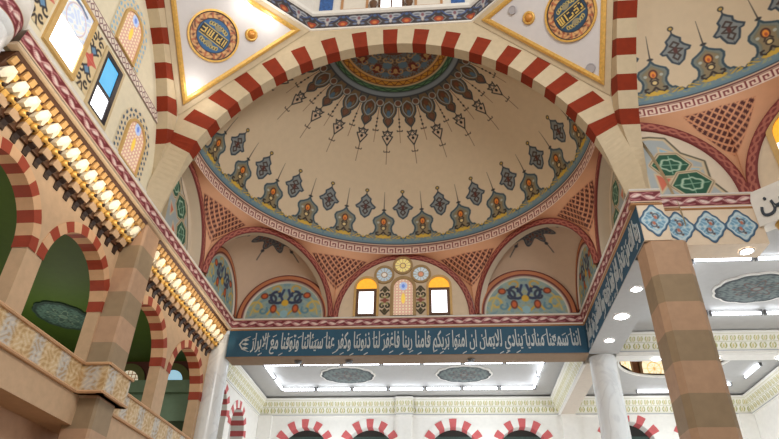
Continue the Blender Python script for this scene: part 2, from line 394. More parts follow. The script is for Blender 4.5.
# arcaded zone under the ring
def ring_pt(t, c=(0, Y0), r=R, z=ZR): return (c[0] + r * math.cos(t), c[1] + r * math.sin(t), z)
def oct_pt(tm, ang, c=(0, Y0), ap=AP, rad=None):
    """point of the arch of the octagon side facing tm, at arch angle ang (0..pi)"""
    rad = rad if rad is not None else ap * math.tan(PI / 8)
    s = rad * math.cos(ang); z = ZS + rad * math.sin(ang)
    nx, ny = math.cos(tm), math.sin(tm); tx, ty = ny, -nx
    return (c[0] + ap * nx + s * tx, c[1] + ap * ny + s * ty, z)
def lattice_paint(col, u, v, tri, aa, su, sv):
    """dark openings of a diagonal lattice inside a triangle of the spandrel's own coordinates"""
    d = sd_poly(u * su, v * sv, [(a * su, b * sv) for a, b in tri])
    p = 0.20
    a = (u * su + v * sv * 1.0); b = (u * su - v * sv * 1.0)
    cell = np.maximum(np.abs(wrap(a, p)), np.abs(wrap(b, p)))
    lay(col, smooth(d, aa), (224, 160, 122))
    lay(col, np.minimum(smooth(cell - p * 0.345, aa * 0.6), smooth(d + 0.02, aa)), (84, 34, 32))
    return col

def pendentive(name, tm0, tm1, c, ap, rr, zr, parent, inset=0.0):
    """spandrel between the arches of two neighbouring octagon sides (facing tm0 < tm1) and the ring"""
    n = 120; nv = 60; rad = ap * math.tan(PI / 8)
    P = np.zeros((n, nv, 3)); U = np.zeros((n, nv)); V = np.zeros((n, nv))
    for i in range(n):
        u = -1 + 2 * i / (n - 1)
        if u < 0: bp = oct_pt(tm0, PI / 2 * (1 - (1 + u)) + PI / 2 * 0 + 0 if False else PI / 2 + PI / 2 * (1 + u), c, ap)
        else: bp = oct_pt(tm1, PI / 2 * u, c, ap)
        t = math.atan2(bp[1] - c[1], bp[0] - c[0])
        tp = ring_pt(t, c, rr, zr)
        for j in range(nv):
            v = j / (nv - 1)
            k = v
            q = [bp[m] + (tp[m] - bp[m]) * k for m in range(3)]
            bul = 0.10 * math.sin(PI * v) * (tp[2] - bp[2]) / 2.3
            q[0] += bul * math.cos(t); q[1] += bul * math.sin(t)
            P[i, j] = q; U[i, j] = (t - (tm0 + tm1) / 2) * ap; V[i, j] = q[2] - ZS
    col = field((n, nv), (228, 172, 134))
    return P, U, V, col

for nm, tm0, tm1 in (('r1', 0, PI / 4), ('r2', PI / 4, PI / 2), ('l2', PI / 2, PI * 3 / 4), ('l1', PI * 3 / 4, PI)):
    P, U, V, col = pendentive('pendentive', tm0, tm1, (0, Y0), AP, R, ZR + 0.0, dome)
    lattice_paint(col, U, V, [(-1.02, 2.12), (1.02, 2.12), (0.0, 0.98)], 0.03, 1.0, 1.0)
    painted('lattice_spandrel', P, col, dome)

def arch_band(mb_parent, tm, c, ap, name='arch_band', a0=0, a1=PI, ro=None, w=0.19, proud=0.035, deep=0.25, cols=((126, 50, 48), (176, 104, 88)), zs=None):
    ro = ro or ap * math.tan(PI / 8) - 0.01
    n = 260; prof = [(ro, 0.02), (ro, -proud)] + [(ro - w * k / 10, -proud) for k in range(1, 11)] + [(ro - w, 0.01), (ro - w, 0.03), (ro - w, deep)]
    P = np.zeros((n, len(prof), 3)); col = np.zeros((n, len(prof), 3))
    nx, ny = math.cos(tm), math.sin(tm); tx, ty = ny, -nx; z0 = ZS if zs is None else zs
    for i in range(n):
        a = a0 + (a1 - a0) * i / (n - 1)
        for j, (r, d) in enumerate(prof):
            s = r * math.cos(a); P[i, j] = (c[0] + (ap + d) * nx + s * tx, c[1] + (ap + d) * ny + s * ty, z0 + r * math.sin(a))
            k = (j - 1) / 10; ws = math.sin(a * ro / 0.09) * 0.28
            if j > 12: col[i, j] = (222, 206, 184)
            elif j < 2 or j > 10 or k < 0.12 or k > 0.88: col[i, j] = cols[0]
            else: col[i, j] = cols[1] if abs((k - 0.5) - ws) < 0.16 or abs((k - 0.5) + ws) < 0.10 else cols[0]
    return painted(name, P, col, mb_parent)
for tm, a0, a1 in ((0, PI / 2, PI), (PI / 4, 0, PI), (PI / 2, 0, PI), (PI * 3 / 4, 0, PI), (PI, 0, PI / 2)):
    arch_band(dome, tm, (0, Y0), AP, a0=a0, a1=a1, deep=0.4 if tm in (0, PI) else 0.25)

# corner niches: quarter sphere clipped by the two walls, painted star on its crown
def niche(sx):
    r = AP * math.tan(PI / 8); cen = np.array([sx * AP * math.cos(PI / 4) * 1.0, Y0 + AP * math.sin(PI / 4), ZS])
    dx, dy = sx * math.cos(PI / 4), math.sin(PI / 4)
    az = np.linspace(-PI / 2, PI / 2, 160); el = np.linspace(0, PI / 2, 120)
    AZ, EL = np.meshgrid(az, el, indexing='ij')
    d = np.cos(EL) * np.cos(AZ); t = np.cos(EL) * np.sin(AZ)
    X = cen[0] + r * (d * dx - t * dy * sx * sx); Y = cen[1] + r * (d * dy + t * dx)
    Z = cen[2] + r * np.sin(EL)
    X = np.clip(X, -AP, AP); Y = np.minimum(Y, Y0 + AP)
    col = field(AZ.shape, (214, 186, 160))
    u = d * r - 0.0; v = t * r        # plan coordinates from the arch plane
    rr_ = np.sqrt((u - 0.3) ** 2 + (v * 0.8) ** 2); an = np.arctan2(v, u - 0.3)
    star = 0.60 + 0.13 * np.cos(8 * an)
    up = EL > 0.9
    lay(col, np.where(up, smooth(rr_ - star, 0.03), 0), (58, 70, 84)); lay(col, np.where(up, smooth(rr_ - star + 0.05, 0.03), 0), (122, 118, 114))
    mm = mottle(u, v, 22); lay(col, np.where(up & (rr_ < star - 0.08) & (mm > 0.55), 0.85, 0), (74, 78, 88)); lay(col, np.where(up & (rr_ < star - 0.1) & (mm < 0.28), 0.8, 0), (122, 58, 48))
    for k in range(5):
        a = k * 2 * PI / 5; pts = [(0.3 + 0.7 * math.cos(a), 0.8 * math.sin(a)), (0.3 + 1.15 * math.cos(a), 1.3 * math.sin(a))]
        lay(col, np.where(up | (EL > 0.6), smooth(sd_line(u, v, pts) - 0.018, 0.03), 0), (70, 72, 78))
        disc(col, u, v, 0.3 + 0.8 * math.cos(a), 0.9 * math.sin(a), 0.06, 0.06, (60, 64, 74), 0.03)
    painted('corner_niche', np.stack([X, Y, Z], -1), col, dome)
for sx in (-1, 1): niche(sx)

def floral(x, y, r):
    """half-disc of scrolls, x about the axis, y up, radius r"""
    ax = np.abs(x) / r; yy = y / r; aa = 0.03
    col = field(x.shape, (150, 172, 166))
    mm = mottle(ax, yy, 16); lay(col, np.where(mm > 0.68, 0.55, 0), (112, 150, 170)); lay(col, np.where(mm < 0.22, 0.5, 0), (176, 170, 120))
    S_ = lambda pts, w, c: stroke(col, ax, yy, pts, w, c, aa)
    S_(spiral(0.22, 0.62, 0.22, 0.06, -2.2, 3.2), 0.07, (46, 58, 92)); S_(spiral(0.36, 0.50, 0.16, 0.05, 1.2, 6.0), 0.06, (54, 62, 84))
    S_([(0.05, 0.45), (0.12, 0.6), (0.06, 0.78)], 0.06, (52, 66, 104))
    S_(spiral(0.22, 0.78, 0.14, 0.05, 0.2, 4.2), 0.045, (206, 168, 84))
    S_(spiral(0.72, 0.28, 0.2, 0.06, 0.5, 5.6), 0.06, (206, 180, 96)); S_(spiral(0.55, 0.22, 0.12, 0.04, 2.5, 7.5), 0.05, (96, 140, 160))
    S_([(0.85, 0.1), (0.8, 0.3), (0.68, 0.52), (0.5, 0.7)], 0.035, (204, 184, 110)); S_([(0.1, 0.1), (0.3, 0.3), (0.42, 0.12)], 0.05, (212, 172, 70))
    for cx, cy, a, b in ((0.28, 0.26, 0.085, 0.12), (0.55, 0.62, 0.10, 0.085)):
        disc(col, ax, yy, cx, cy, a, b, (112, 50, 34), aa); disc(col, ax, yy, cx, cy, a * 0.65, b * 0.65, (204, 100, 52), aa)
    disc(col, ax, yy, 0, 0.42, 0.09, 0.09, (218, 176, 60), aa); disc(col, ax, yy, 0, 0.12, 0.1, 0.1, (150, 190, 200), aa)
    return col
def lunette(cx, cy, nx, ny, parent, rad=1.66, label=None):
    """painted semicircular panel with an ochre and maroon frame on a wall with inward normal (nx,ny)"""
    tx, ty = ny, -nx; rin = rad - 0.27
    rr_ = np.linspace(0.0, rin, 90); an = np.linspace(0, PI, 220)
    AN, RR = np.meshgrid(an, rr_, indexing='ij'); x = RR * np.cos(AN); y = RR * np.sin(AN)
    P = np.stack([cx + 0.012 * nx + x * tx, cy + 0.012 * ny + x * ty, ZS + y], -1)
    col = floral(x, y, rin); lay(col, np.where(RR > rin - 0.04, 1.0, 0), (214, 212, 200))
    o = painted('floral_panel', P, col, parent)
    prof = [(rad, 0.0), (rad, 0.06), (rad - 0.05, 0.07), (rad - 0.055, 0.07), (rad - 0.17, 0.07), (rad - 0.175, 0.07), (rad - 0.22, 0.06), (rad - 0.27, 0.05), (rad - 0.27, 0.0)]
    cc = [(120, 58, 46), (120, 58, 46), (120, 58, 46), (196, 124, 84), (196, 124, 84), (116, 52, 44), (116, 52, 44), (214, 200, 186), (214, 200, 186)]
    P = np.zeros((90, len(prof), 3)); col = np.zeros((90, len(prof), 3))
    for i in range(90):
        a = PI * i / 89
        for j, (r, d) in enumerate(prof):
            s = r * math.cos(a); P[i, j] = (cx + d * nx + s * tx, cy + d * ny + s * ty, ZS + r * math.sin(a)); col[i, j] = cc[j]
    painted('panel_frame', P, col, o)
    return o
half = AP * (1 - math.tan(PI / 8)) / 2; mid = AP * math.tan(PI / 8) + half
for sx in (-1, 1):
    lunette(sx * mid, Y0 + AP, 0, -1, dome); lunette(sx * AP, Y0 + mid, -sx, 0, dome)

# half lunettes with green hexagons at the side walls
def hexes(col, a, z, cells, aa):
    for (cx, cz, ang, l, wd) in cells:
        ca, sa = math.cos(ang), math.sin(ang)
        u = (a - cx) * ca + (z - cz) * sa; v = -(a - cx) * sa + (z - cz) * ca
        hx = [(-l, 0), (-l * 0.45, -wd), (l * 0.45, -wd), (l, 0), (l * 0.45, wd), (-l * 0.45, wd)]
        d = sd_poly(u, v, hx)
        lay(col, smooth(d - 0.09, aa), (206, 184, 152)); lay(col, smooth(d - 0.055, aa), (122, 104, 84)); lay(col, smooth(d - 0.035, aa), (214, 196, 164)); lay(col, smooth(d, aa), (28, 84, 62))
        q = np.sin(np.arctan2(v, u) * 6) * 0.08 + 0.2
        rr_ = np.sqrt((u / l) ** 2 + (v / wd) ** 2)
        lay(col, np.where(d < -0.05, smooth(np.abs(rr_ - 0.42 - q * 0.6) - 0.07, aa * 3), 0), (176, 200, 176))
        lay(col, np.where(d < -0.04, smooth(np.minimum(np.abs(u) , np.abs(v)) - 0.012, aa), 0), (150, 184, 160))
    return col
def half_lunette(fr, parent, cells, reds, poly, r=None, ext=0.1):
    r = r or AP * math.tan(PI / 8) - 0.1
    a = np.linspace(-ext, r, 150); v = np.linspace(0, 1, 150)
    A, V = np.meshgrid(a, v, indexing='ij'); H = np.sqrt(np.maximum(0.0, r * r - np.maximum(A, 0) ** 2)); Z = V * H
    col = field(A.shape, (222, 206, 184)); aa = 0.03
    d = sd_poly(A, Z, poly)
    lay(col, smooth(d - 0.05, aa), (112, 104, 92)); lay(col, smooth(d, aa), (206, 188, 156)); lay(col, smooth(d + 0.05, aa), (164, 172, 172))
    for p in reds: blob(col, A, Z, p, (206, 112, 88), aa, (206, 188, 156), 0.05)
    hexes(col, A, Z, cells, aa)
    P = np.zeros(A.shape + (3,))
    for i in range(A.shape[0]):
        for j in range(A.shape[1]): P[i, j] = fr(A[i, j], ZS + Z[i, j])
    return painted('hexagon_lunette', P, col, parent)
cells = [(0.36, 1.70, -0.35, 0.40, 0.25), (0.98, 1.34, -0.78, 0.40, 0.30), (1.36, 0.66, -1.2, 0.40, 0.30)]
reds = [[(0.30, 1.15), (0.60, 1.0), (0.45, 0.75)], [(0.70, 0.70), (0.95, 0.5), (0.75, 0.3)], [(-0.1, 1.3), (0.2, 1.3), (0.0, 0.9)]]
poly = [(-0.5, 0), (2.0, 0), (1.9, 0.5), (1.72, 0.95), (1.5, 1.3), (1.3, 1.62), (0.85, 1.82), (0.5, 2.1), (-0.5, 2.14)]
for sx in (-1, 1): half_lunette(lambda a, z, sx=sx: (sx * 6.25, Y0 + a, z), dome, cells, reds, poly, ext=0.04)
# middle lunette wall, side returns and the closing wall round the dome mouth
mb = MB(); r = AP * math.tan(PI / 8) - 0.1
pl = [(r * math.cos(PI * k / 48), ZS + r * math.sin(PI * k / 48)) for k in range(49)]
mb.prism(pl, 0, 0.2, lambda u, v, w: (u, Y0 + AP + w, v)); mb.build('middle_lunette', mat('lunette_cream', (226, 206, 178), 0.7, 0.04), dome)
mb = MB()
for i in range(40):
    t0, t1 = PI * i / 40, PI * (i + 1) / 40
    def inner(t): return (R * math.cos(t), Y0 + 0.002, ZR + HD * math.sin(t))
    def outer(t): return ((RA + 0.3) * math.cos(t), Y0 + 0.002, max(ZR, ZA + (RA + 0.9) * math.sin(t)))
    mb.quad(inner(t0), inner(t1), outer(t1), outer(t0))
for sx in (-1, 1): mb.quad((sx * 6.25, Y0 + 0.002, ZS - 0.1), (sx * 6.7, Y0 + 0.002, ZS - 0.1), (sx * 6.7, Y0 + 0.002, ZR + 0.02), (sx * 6.25, Y0 + 0.002, ZR + 0.02)); mb.quad((sx * 6.25, Y0 + 0.002, ZR - 0.2), (sx * R, Y0 + 0.002, ZR - 0.0), (sx * R, Y0 + 0.002, ZR + 0.02), (sx * 6.25, Y0 + 0.002, ZR + 0.02))
mb.build('mouth_return', CREAM, dome)

# ------------------------------------------------------------------ windows in the middle lunette
YW = Y0 + AP
def arched(w, z0, z1, n=20):
    """outline of a round-headed opening of half width w"""
    return [(-w, z0), (w, z0)] + [(w * math.cos(PI * k / n), z1 - w + w * math.sin(PI * k / n)) for k in range(n + 1)]
def frame_ring(mb, outer, inner, w0, w1, fr, mi=0):
    n = len(outer)
    for i in range(n):
        j = (i + 1) % n; a, b, c, d = outer[i], outer[j], inner[j], inner[i]
        mb.quad(fr(*a, w0), fr(*b, w0), fr(*c, w0), fr(*d, w0), mi)
        mb.quad(fr(*d, w0), fr(*c, w0), fr(*c, w1), fr(*d, w1), mi); mb.quad(fr(*a, w0), fr(*b, w0), fr(*b, w1), fr(*a, w1), mi)
def glass_paint(X, Z, kind=0):
    aa = 0.02; col = field(X.shape, (216, 176, 152))
    k = 1 / 0.11
    cx = wrap(X, 0.11); cz = wrap(Z, 0.11)
    lay(col, smooth(np.sqrt(cx ** 2 + cz ** 2) - 0.03, aa), (238, 224, 190)); lay(col, smooth(np.abs(np.abs(cx) + np.abs(cz) - 0.06) - 0.006, aa), (196, 146, 140))
    disc(col, X, Z, 0, 0.62, 0.07, 0.2, (244, 206, 90), aa); disc(col, X, Z, 0, 1.1, 0.14, 0.16, (176, 196, 236), aa); disc(col, X, Z, 0, 1.1, 0.06, 0.08, (110, 140, 214), aa)
    return col
def stained(name_parent, cx, z0, w, h, fr, scale=1.0, w0=0.0):
    u = np.linspace(-1, 1, 40); v = np.linspace(0, 1, 70); U, V = np.meshgrid(u, v, indexing='ij')
    X = U * w; top = h - w + np.sqrt(np.maximum(0, w * w - X * X)); Z = V * top
    P = np.zeros(X.shape + (3,))
    for i in range(X.shape[0]):
        for j in range(X.shape[1]): P[i, j] = fr(cx + X[i, j], z0 + Z[i, j], w0)
    return painted('stained_pane', P, glass_paint(X / scale, Z / scale), name_parent, PAINT_GLASS)
frb = lambda u, z, w: (u, YW - w, z)
wn = 0
def window_empty(loc, label):
    global wn; wn += 1
    o = bpy.data.objects.new('window_%d' % wn, None); C.objects.link(o); o.location = loc; o['kind'] = 'structure'; o['label'] = label
    return o
for cx, side in ((-1.29, 'left'), (1.25, 'right')):
    t = window_empty((cx, YW, 10.46), 'small %s lunette window with amber arched top and white lower pane' % side)
    mb = MB(); off = lambda u, z, w, cx=cx: frb(cx + u, z, w)
    frame_ring(mb, arched(0.44, 10.46, 12.0), arched(0.36, 10.46, 11.92), 0.06, 0.0, off); mb.build('window_surround', FRAMEG, t)
    mb = MB(); frame_ring(mb, [(-0.36, 10.46), (0.36, 10.46), (0.36, 11.5), (-0.36, 11.5)], [(-0.26, 10.55), (0.26, 10.55), (0.26, 11.4), (-0.26, 11.4)], 0.05, 0.0, off); mb.build('sash', FRAMEB, t)
    mb = MB(); mb.prism([(-0.27, 10.54), (0.27, 10.54), (0.27, 11.41), (-0.27, 11.41)], 0.006, 0.02, off); mb.build('pane', DAY, t)
    mb = MB(); mb.prism([(0.36, 11.5)] + [(0.36 * math.cos(PI * k / 16), 11.56 + 0.36 * math.sin(PI * k / 16)) for k in range(17)] + [(-0.36, 11.5)], 0.006, 0.02, off); mb.build('amber_pane', AMBER, t)
t = window_empty((0, YW, 10.46), 'central stained glass window with round head')
mb = MB(); frame_ring(mb, arched(0.45, 10.46, 11.98), arched(0.34, 10.46, 11.87), 0.06, 0.0, frb); mb.build('window_surround', mat('olive_gold_surround', (176, 146, 100), 0.6, 0.08), t)
stained(t, 0, 10.5, 0.335, 1.37, frb, 1.0, 0.01)
for cx, z, hub, pet, pos in ((-0.68, 12.06, (214, 206, 196), (176, 192, 204), 'left'), (-0.02, 12.42, (222, 196, 120), (236, 214, 136), 'top'), (0.62, 12.06, (206, 140, 110), (188, 202, 210), 'right')):
    t = window_empty((cx, YW, z), '%s round rosette window above the stained glass' % pos)
    mb = MB(); n = 28
    frame_ring(mb, [(0.36 * math.cos(2 * PI * k / n), 0.36 * math.sin(2 * PI * k / n)) for k in range(n)], [(0.28 * math.cos(2 * PI * k / n), 0.28 * math.sin(2 * PI * k / n)) for k in range(n)], 0.06, 0.0, lambda u, v, w, cx=cx, z=z: frb(cx + u, z + v, w))
    mb.build('round_frame', mat('olive_gold_surround', (176, 146, 100)), t)
    an = np.linspace(0, 2 * PI, 60); rr_ = np.linspace(0, 0.285, 24); AN, RR = np.meshgrid(an, rr_, indexing='ij')
    col = field(AN.shape, pet); lay(col, np.where((RR > 0.1) & (np.abs(np.sin(AN * 6)) < 0.35), 0.8, 0), (150, 140, 120)); lay(col, np.where(np.abs(RR - 0.1) < 0.015, 1.0, 0), (150, 126, 100)); lay(col, np.where(RR < 0.085, 1.0, 0), hub)
    painted('rosette_pane', np.stack([cx + RR * np.cos(AN), np.full(AN.shape, YW - 0.012), z + RR * np.sin(AN)], -1), col, t, PAINT_GLASS)
def motif_paint(x, z, h):
    """vertical black-olive scroll motif with a rosy star in the middle; z about the centre"""
    ax = np.abs(x); az = np.abs(z); col = field(x.shape, (222, 200, 172)); aa = 0.025
    stroke(col, ax, az, spiral(0.08, h * 0.38, 0.1, 0.03, -1.5, 3.5), 0.06, (58, 52, 36), aa); stroke(col, ax, az, [(0.0, h * 0.98), (0.08, h * 0.8), (0.14, h * 0.68)], 0.06, (70, 60, 40), aa)
    blob(col, ax, az, [(0, h * 0.5), (0.08, h * 0.68), (0, h * 0.9), (-0.1, h * 0.7)], (70, 64, 36), aa); stroke(col, ax, az, [(0, h * 0.12), (0.1, h * 0.25)], 0.06, (150, 150, 90), aa)
    disc(col, ax, az, 0, 0, 0.15, 0.05, (150, 84, 72), aa); disc(col, ax, az, 0, 0, 0.06, 0.1, (150, 84, 72), aa)
    return col
for k, (cx, sd) in enumerate(((-0.645, 'left'), (0.60, 'right'))):
    X, Z = np.meshgrid(np.linspace(-0.2, 0.2, 40), np.linspace(-0.55, 0.55, 110), indexing='ij')
    o = painted('scroll_motif', np.stack([cx + X, np.full(X.shape, YW - 0.01), 11.06 + Z], -1), motif_paint(X, Z, 0.55), dome)

# ------------------------------------------------------------------ scroll cornices
def scroll_paint(s, v, h):
    """s metres along, v metres up the band of height h"""
    aa = 0.022; col = field(s.shape, (118, 40, 48))
    p = 0.62; y = v - h / 2
    lay(col, smooth(np.abs(y - 0.24 * h * np.sin(2 * PI * s / p)) - 0.016, aa), (226, 176, 172))
    for off, sg in ((p / 4, 1), (3 * p / 4, -1)):
        xx = wrap(s - off, p); ca, sa = math.cos(0.28 * sg), math.sin(0.28 * sg)
        yy = y - 0.02 * sg; u = xx * ca + yy * sa; vv = -xx * sa + yy * ca
        lay(col, smooth(sd_ell(u, vv, 0, 0, 0.13, 0.036), aa), (238, 214, 206)); stroke(col, xx, y, [(-0.16, -0.2 * h * sg), (-0.05, -0.3 * h * sg), (0.08, -0.24 * h * sg)], 0.022, (206, 140, 144), aa)
    lay(col, np.where((v < 0.02) | (v > h - 0.02), 1.0, 0), (226, 196, 170))
    return col
def scroll_cornice(fr, L, label, mould=None, zz=(ZC0, ZC1)):
    """fr(s, out, z); out is distance in front of the face"""
    t = empty('scroll_cornice', fr(0, 0, zz[0]), label, 'cornice', 'maroon scroll cornices')
    h = zz[1] - zz[0]; z0 = zz[0] + 0.12; hb = h - 0.15
    ns = max(60, int(L / 0.03)); S_, V = np.meshgrid(np.linspace(0, L, ns), np.linspace(0, hb, 16), indexing='ij')
    P = np.zeros(S_.shape + (3,))
    for i in range(ns):
        for j in range(16): P[i, j] = fr(S_[i, j], 0.03 + 0.06 * V[i, j] / hb, z0 + V[i, j])
    painted('scroll_band', P, scroll_paint(S_, V, hb), t)
    mb = MB()
    prof = [(-0.2, zz[0] + 0.05), (0.0, zz[0] + 0.05), (0.03, zz[0] + 0.07), (0.03, zz[0] + 0.10), (0.0, zz[0] + 0.12), (-0.2, zz[0] + 0.12)]
    mb.prism(prof, 0, L, lambda o, z, s: fr(s, o, z)); mb.build('lower_moulding', mould or ORANGE, t)
    mb = MB(); prof = [(-0.3, zz[1] - 0.035), (0.1, zz[1] - 0.035), (0.12, zz[1]), (-0.3, zz[1])]
    mb.prism(prof, 0, L, lambda o, z, s: fr(s, o, z)); mb.build('cream_fillet', WMOULD, t)
    return t
scroll_cornice(lambda s, o, z: (-W + s, YB - o, z), 12.0, 'maroon scroll cornice above the long blue inscription across the back')
scroll_cornice(lambda s, o, z: (W - o, Y0 - 0.97 + s, z), 6.96, 'maroon scroll cornice on top of the blue inscription at right')
scroll_cornice(lambda s, o, z: (-W + o, 6.75 + s, z), YB - 6.75, 'maroon scroll cornice running above the gilded corbels at left', mat('tan_moulding', (214, 192, 164), 0.6, 0.05))
scroll_cornice(lambda s, o, z: (5.88 + s, 12.43 - o, z), 0.72, 'short maroon scroll cornice on the right pier above the first cartouche')
scroll_cornice(lambda s, o, z: (6.6 + s, 12.7 - o, z), 2.2, 'maroon scroll cornice over the row of pale blue cartouches')

# ------------------------------------------------------------------ Arabic lettering
FORMS = {}
def _f(ch, iso, fin=None, ini=None, med=None): FORMS[ch] = (iso, fin, ini, med)
_f('ا', 0xFE8D, 0xFE8E); _f('ب', 0xFE8F, 0xFE90, 0xFE91, 0xFE92); _f('ت', 0xFE95, 0xFE96, 0xFE97, 0xFE98); _f('خ', 0xFEA5, 0xFEA6, 0xFEA7, 0xFEA8)
_f('د', 0xFEA9, 0xFEAA); _f('ذ', 0xFEAB, 0xFEAC); _f('ر', 0xFEAD, 0xFEAE); _f('ز', 0xFEAF, 0xFEB0); _f('س', 0xFEB1, 0xFEB2, 0xFEB3, 0xFEB4); _f('ص', 0xFEB9, 0xFEBA, 0xFEBB, 0xFEBC)
_f('ظ', 0xFEC5, 0xFEC6, 0xFEC7, 0xFEC8); _f('ع', 0xFEC9, 0xFECA, 0xFECB, 0xFECC); _f('غ', 0xFECD, 0xFECE, 0xFECF, 0xFED0); _f('ف', 0xFED1, 0xFED2, 0xFED3, 0xFED4); _f('ق', 0xFED5, 0xFED6, 0xFED7, 0xFED8)
_f('ك', 0xFED9, 0xFEDA, 0xFEDB, 0xFEDC); _f('ل', 0xFEDD, 0xFEDE, 0xFEDF, 0xFEE0); _f('م', 0xFEE1, 0xFEE2, 0xFEE3, 0xFEE4); _f('ن', 0xFEE5, 0xFEE6, 0xFEE7, 0xFEE8); _f('ه', 0xFEE9, 0xFEEA, 0xFEEB, 0xFEEC)
_f('و', 0xFEED, 0xFEEE); _f('ي', 0xFEF1, 0xFEF2, 0xFEF3, 0xFEF4); _f('ئ', 0xFE89, 0xFE8A, 0xFE8B, 0xFE8C); _f('ح', 0xFEA1, 0xFEA2, 0xFEA3, 0xFEA4); _f('أ', 0xFE83, 0xFE84); _f('إ', 0xFE87, 0xFE88)
_f('ﻻ', 0xFEFB, 0xFEFC)
def shape(txt):
    txt = txt.replace('لا', 'ﻻ'); out = []
    for i, ch in enumerate(txt):
        if ch not in FORMS: out.append(ch); continue
        f = FORMS[ch]; prev = i > 0 and txt[i - 1] in FORMS and FORMS[txt[i - 1]][2] is not None
        nxt = i + 1 < len(txt) and txt[i + 1] in FORMS and f[2] is not None
        k = (3 if nxt else 1) if prev else (2 if nxt else 0)
        out.append(chr(f[k] or f[0]))
    return ''.join(out[::-1])
def text_mesh(txt, depth=0.0):
    cu = bpy.data.curves.new('lettering', 'FONT'); cu.body = shape(txt); cu.extrude = 0.02; cu.resolution_u = 4
    cu.offset = 0.014
    o = bpy.data.objects.new('lettering', cu); C.objects.link(o)
    me = bpy.data.meshes.new_from_object(o.evaluated_get(bpy.context.evaluated_depsgraph_get()))
    C.objects.unlink(o); bpy.data.objects.remove(o); bpy.data.curves.remove(cu)
    return me
def place_text(txt, fr, u0, u1, v0, v1, w, m, parent, name='calligraphy', marks=None, shear=0.0):
    """fits the lettering in the box u0..u1 x v0..v1 of the frame fr(u,v,w)"""
    me = text_mesh(txt); n = len(me.vertices); co = np.zeros(n * 3); me.vertices.foreach_get('co', co); co = co.reshape(-1, 3)
    lo, hi = co.min(0), co.max(0); M = np.array(world_inv(parent))
    out = []
    for x, y, z in co:
        a = (x - lo[0]) / (hi[0] - lo[0]); b = (y - lo[1]) / (hi[1] - lo[1])
        yb = -lo[1] / (hi[1] - lo[1]); b = 0.24 * b / yb if b < yb else 0.24 + 0.76 * ((b - yb) / (1 - yb)) ** 0.9
        p = fr(u0 + (u1 - u0) * a + shear * (b - 0.5) * (v1 - v0), v0 + (v1 - v0) * b, w * (0.2 + 0.8 * (z - lo[2]) / (hi[2] - lo[2] + 1e-9)))
        out.append(M[:3, :3] @ np.array(p) + M[:3, 3])
    me.vertices.foreach_set('co', np.array(out, dtype=np.float32).ravel()); me.update()
    me.materials.clear(); me.materials.append(m)
    o = bpy.data.objects.new(name, me); C.objects.link(o); o.parent = parent
    if marks:
        mb = MB(); rnd = random.Random(marks)
        u = u0 + 0.1
        while u < u1 - 0.1:
            top = rnd.random() < 0.6; v = (v0 + (v1 - v0) * rnd.uniform(0.62, 0.86)) if top else (v0 + (v1 - v0) * rnd.uniform(-0.04, 0.08))
            l = 0.07; mb.prism([(u - l, v - 0.035), (u - l + 0.01, v - 0.06), (u + l, v + 0.015), (u + l - 0.01, v + 0.04)], w * 0.3, w, fr)
            u += rnd.uniform(0.2, 0.34)
        mb.build('vowel_marks', m, parent)
    return o
# back beam
t = empty('inscription_beam', (0, YB, ZBB), 'long blue beam with silver Arabic calligraphy across the back', 'inscription beam', 'blue calligraphy beams')
mb = MB(); mb.box((-W - 0.02, YB, ZBB + 0.03), (W + 0.02, YB + 0.75, ZBT + 0.06)); mb.build('blue_field', BLUE, t)
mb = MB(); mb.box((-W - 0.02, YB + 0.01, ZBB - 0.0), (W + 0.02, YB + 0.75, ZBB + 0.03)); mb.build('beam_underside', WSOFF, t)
VERSE = 'اننا سمعنا مناديا ينادي للايمان ان امنوا بربكم فامنا ربنا فاغفر لنا ذنوبنا وكفر عنا سيئاتنا وتوفنا مع الابرار'
place_text(VERSE, lambda u, v, w: (u, YB - w, v), -5.2, 5.8, ZBB + 0.09, ZBT - 0.05, 0.02, SILVER, t, marks=3)
mb = MB()   # leaf finial at the end of the text
lf = [(-5.28, 9.28), (-5.50, 9.36), (-5.62, 9.54), (-5.50, 9.72), (-5.28, 9.82)]
for (a0, b0), (a1, b1) in zip(lf[:-1], lf[1:]): mb.prism([(a0, b0), (a1, b1), (a1 + 0.05, b1), (a0 + 0.05, b0)], 0.004, 0.02, lambda u, v, w: (u, YB - w, v))
for k in range(3):
    zc = 9.40 + 0.15 * k; mb.prism([(-5.52, zc), (-5.40, zc - 0.05), (-5.28, zc), (-5.40, zc + 0.05)], 0.004, 0.02, lambda u, v, w: (u, YB - w, v))
mb.build('leaf_finial', SILVER, t)
# right beam
t = empty('inscription_beam', (W, 15.9, ZBB), 'blue beam with silver Arabic calligraphy running back along the right side', 'inscription beam', 'blue calligraphy beams')
mb = MB(); mb.box((W, 12.46, ZBB + 0.03), (W + 0.6, YB + 0.02, ZBT + 0.06)); mb.build('blue_field', BLUE, t)
mb = MB(); mb.box((W + 0.005, 12.5, ZBB), (W + 0.95, YB + 0.05, ZBB + 0.03)); mb.build('beam_underside', WHITE, t)
place_text('ربنا انك من تدخل النار فقد اخزيته وما للظالمين من انصار', lambda u, v, w: (W - w, -u, v), -YB + 0.25, -12.6, ZBB + 0.09, ZBT - 0.05, 0.02, SILVER, t, marks=8)
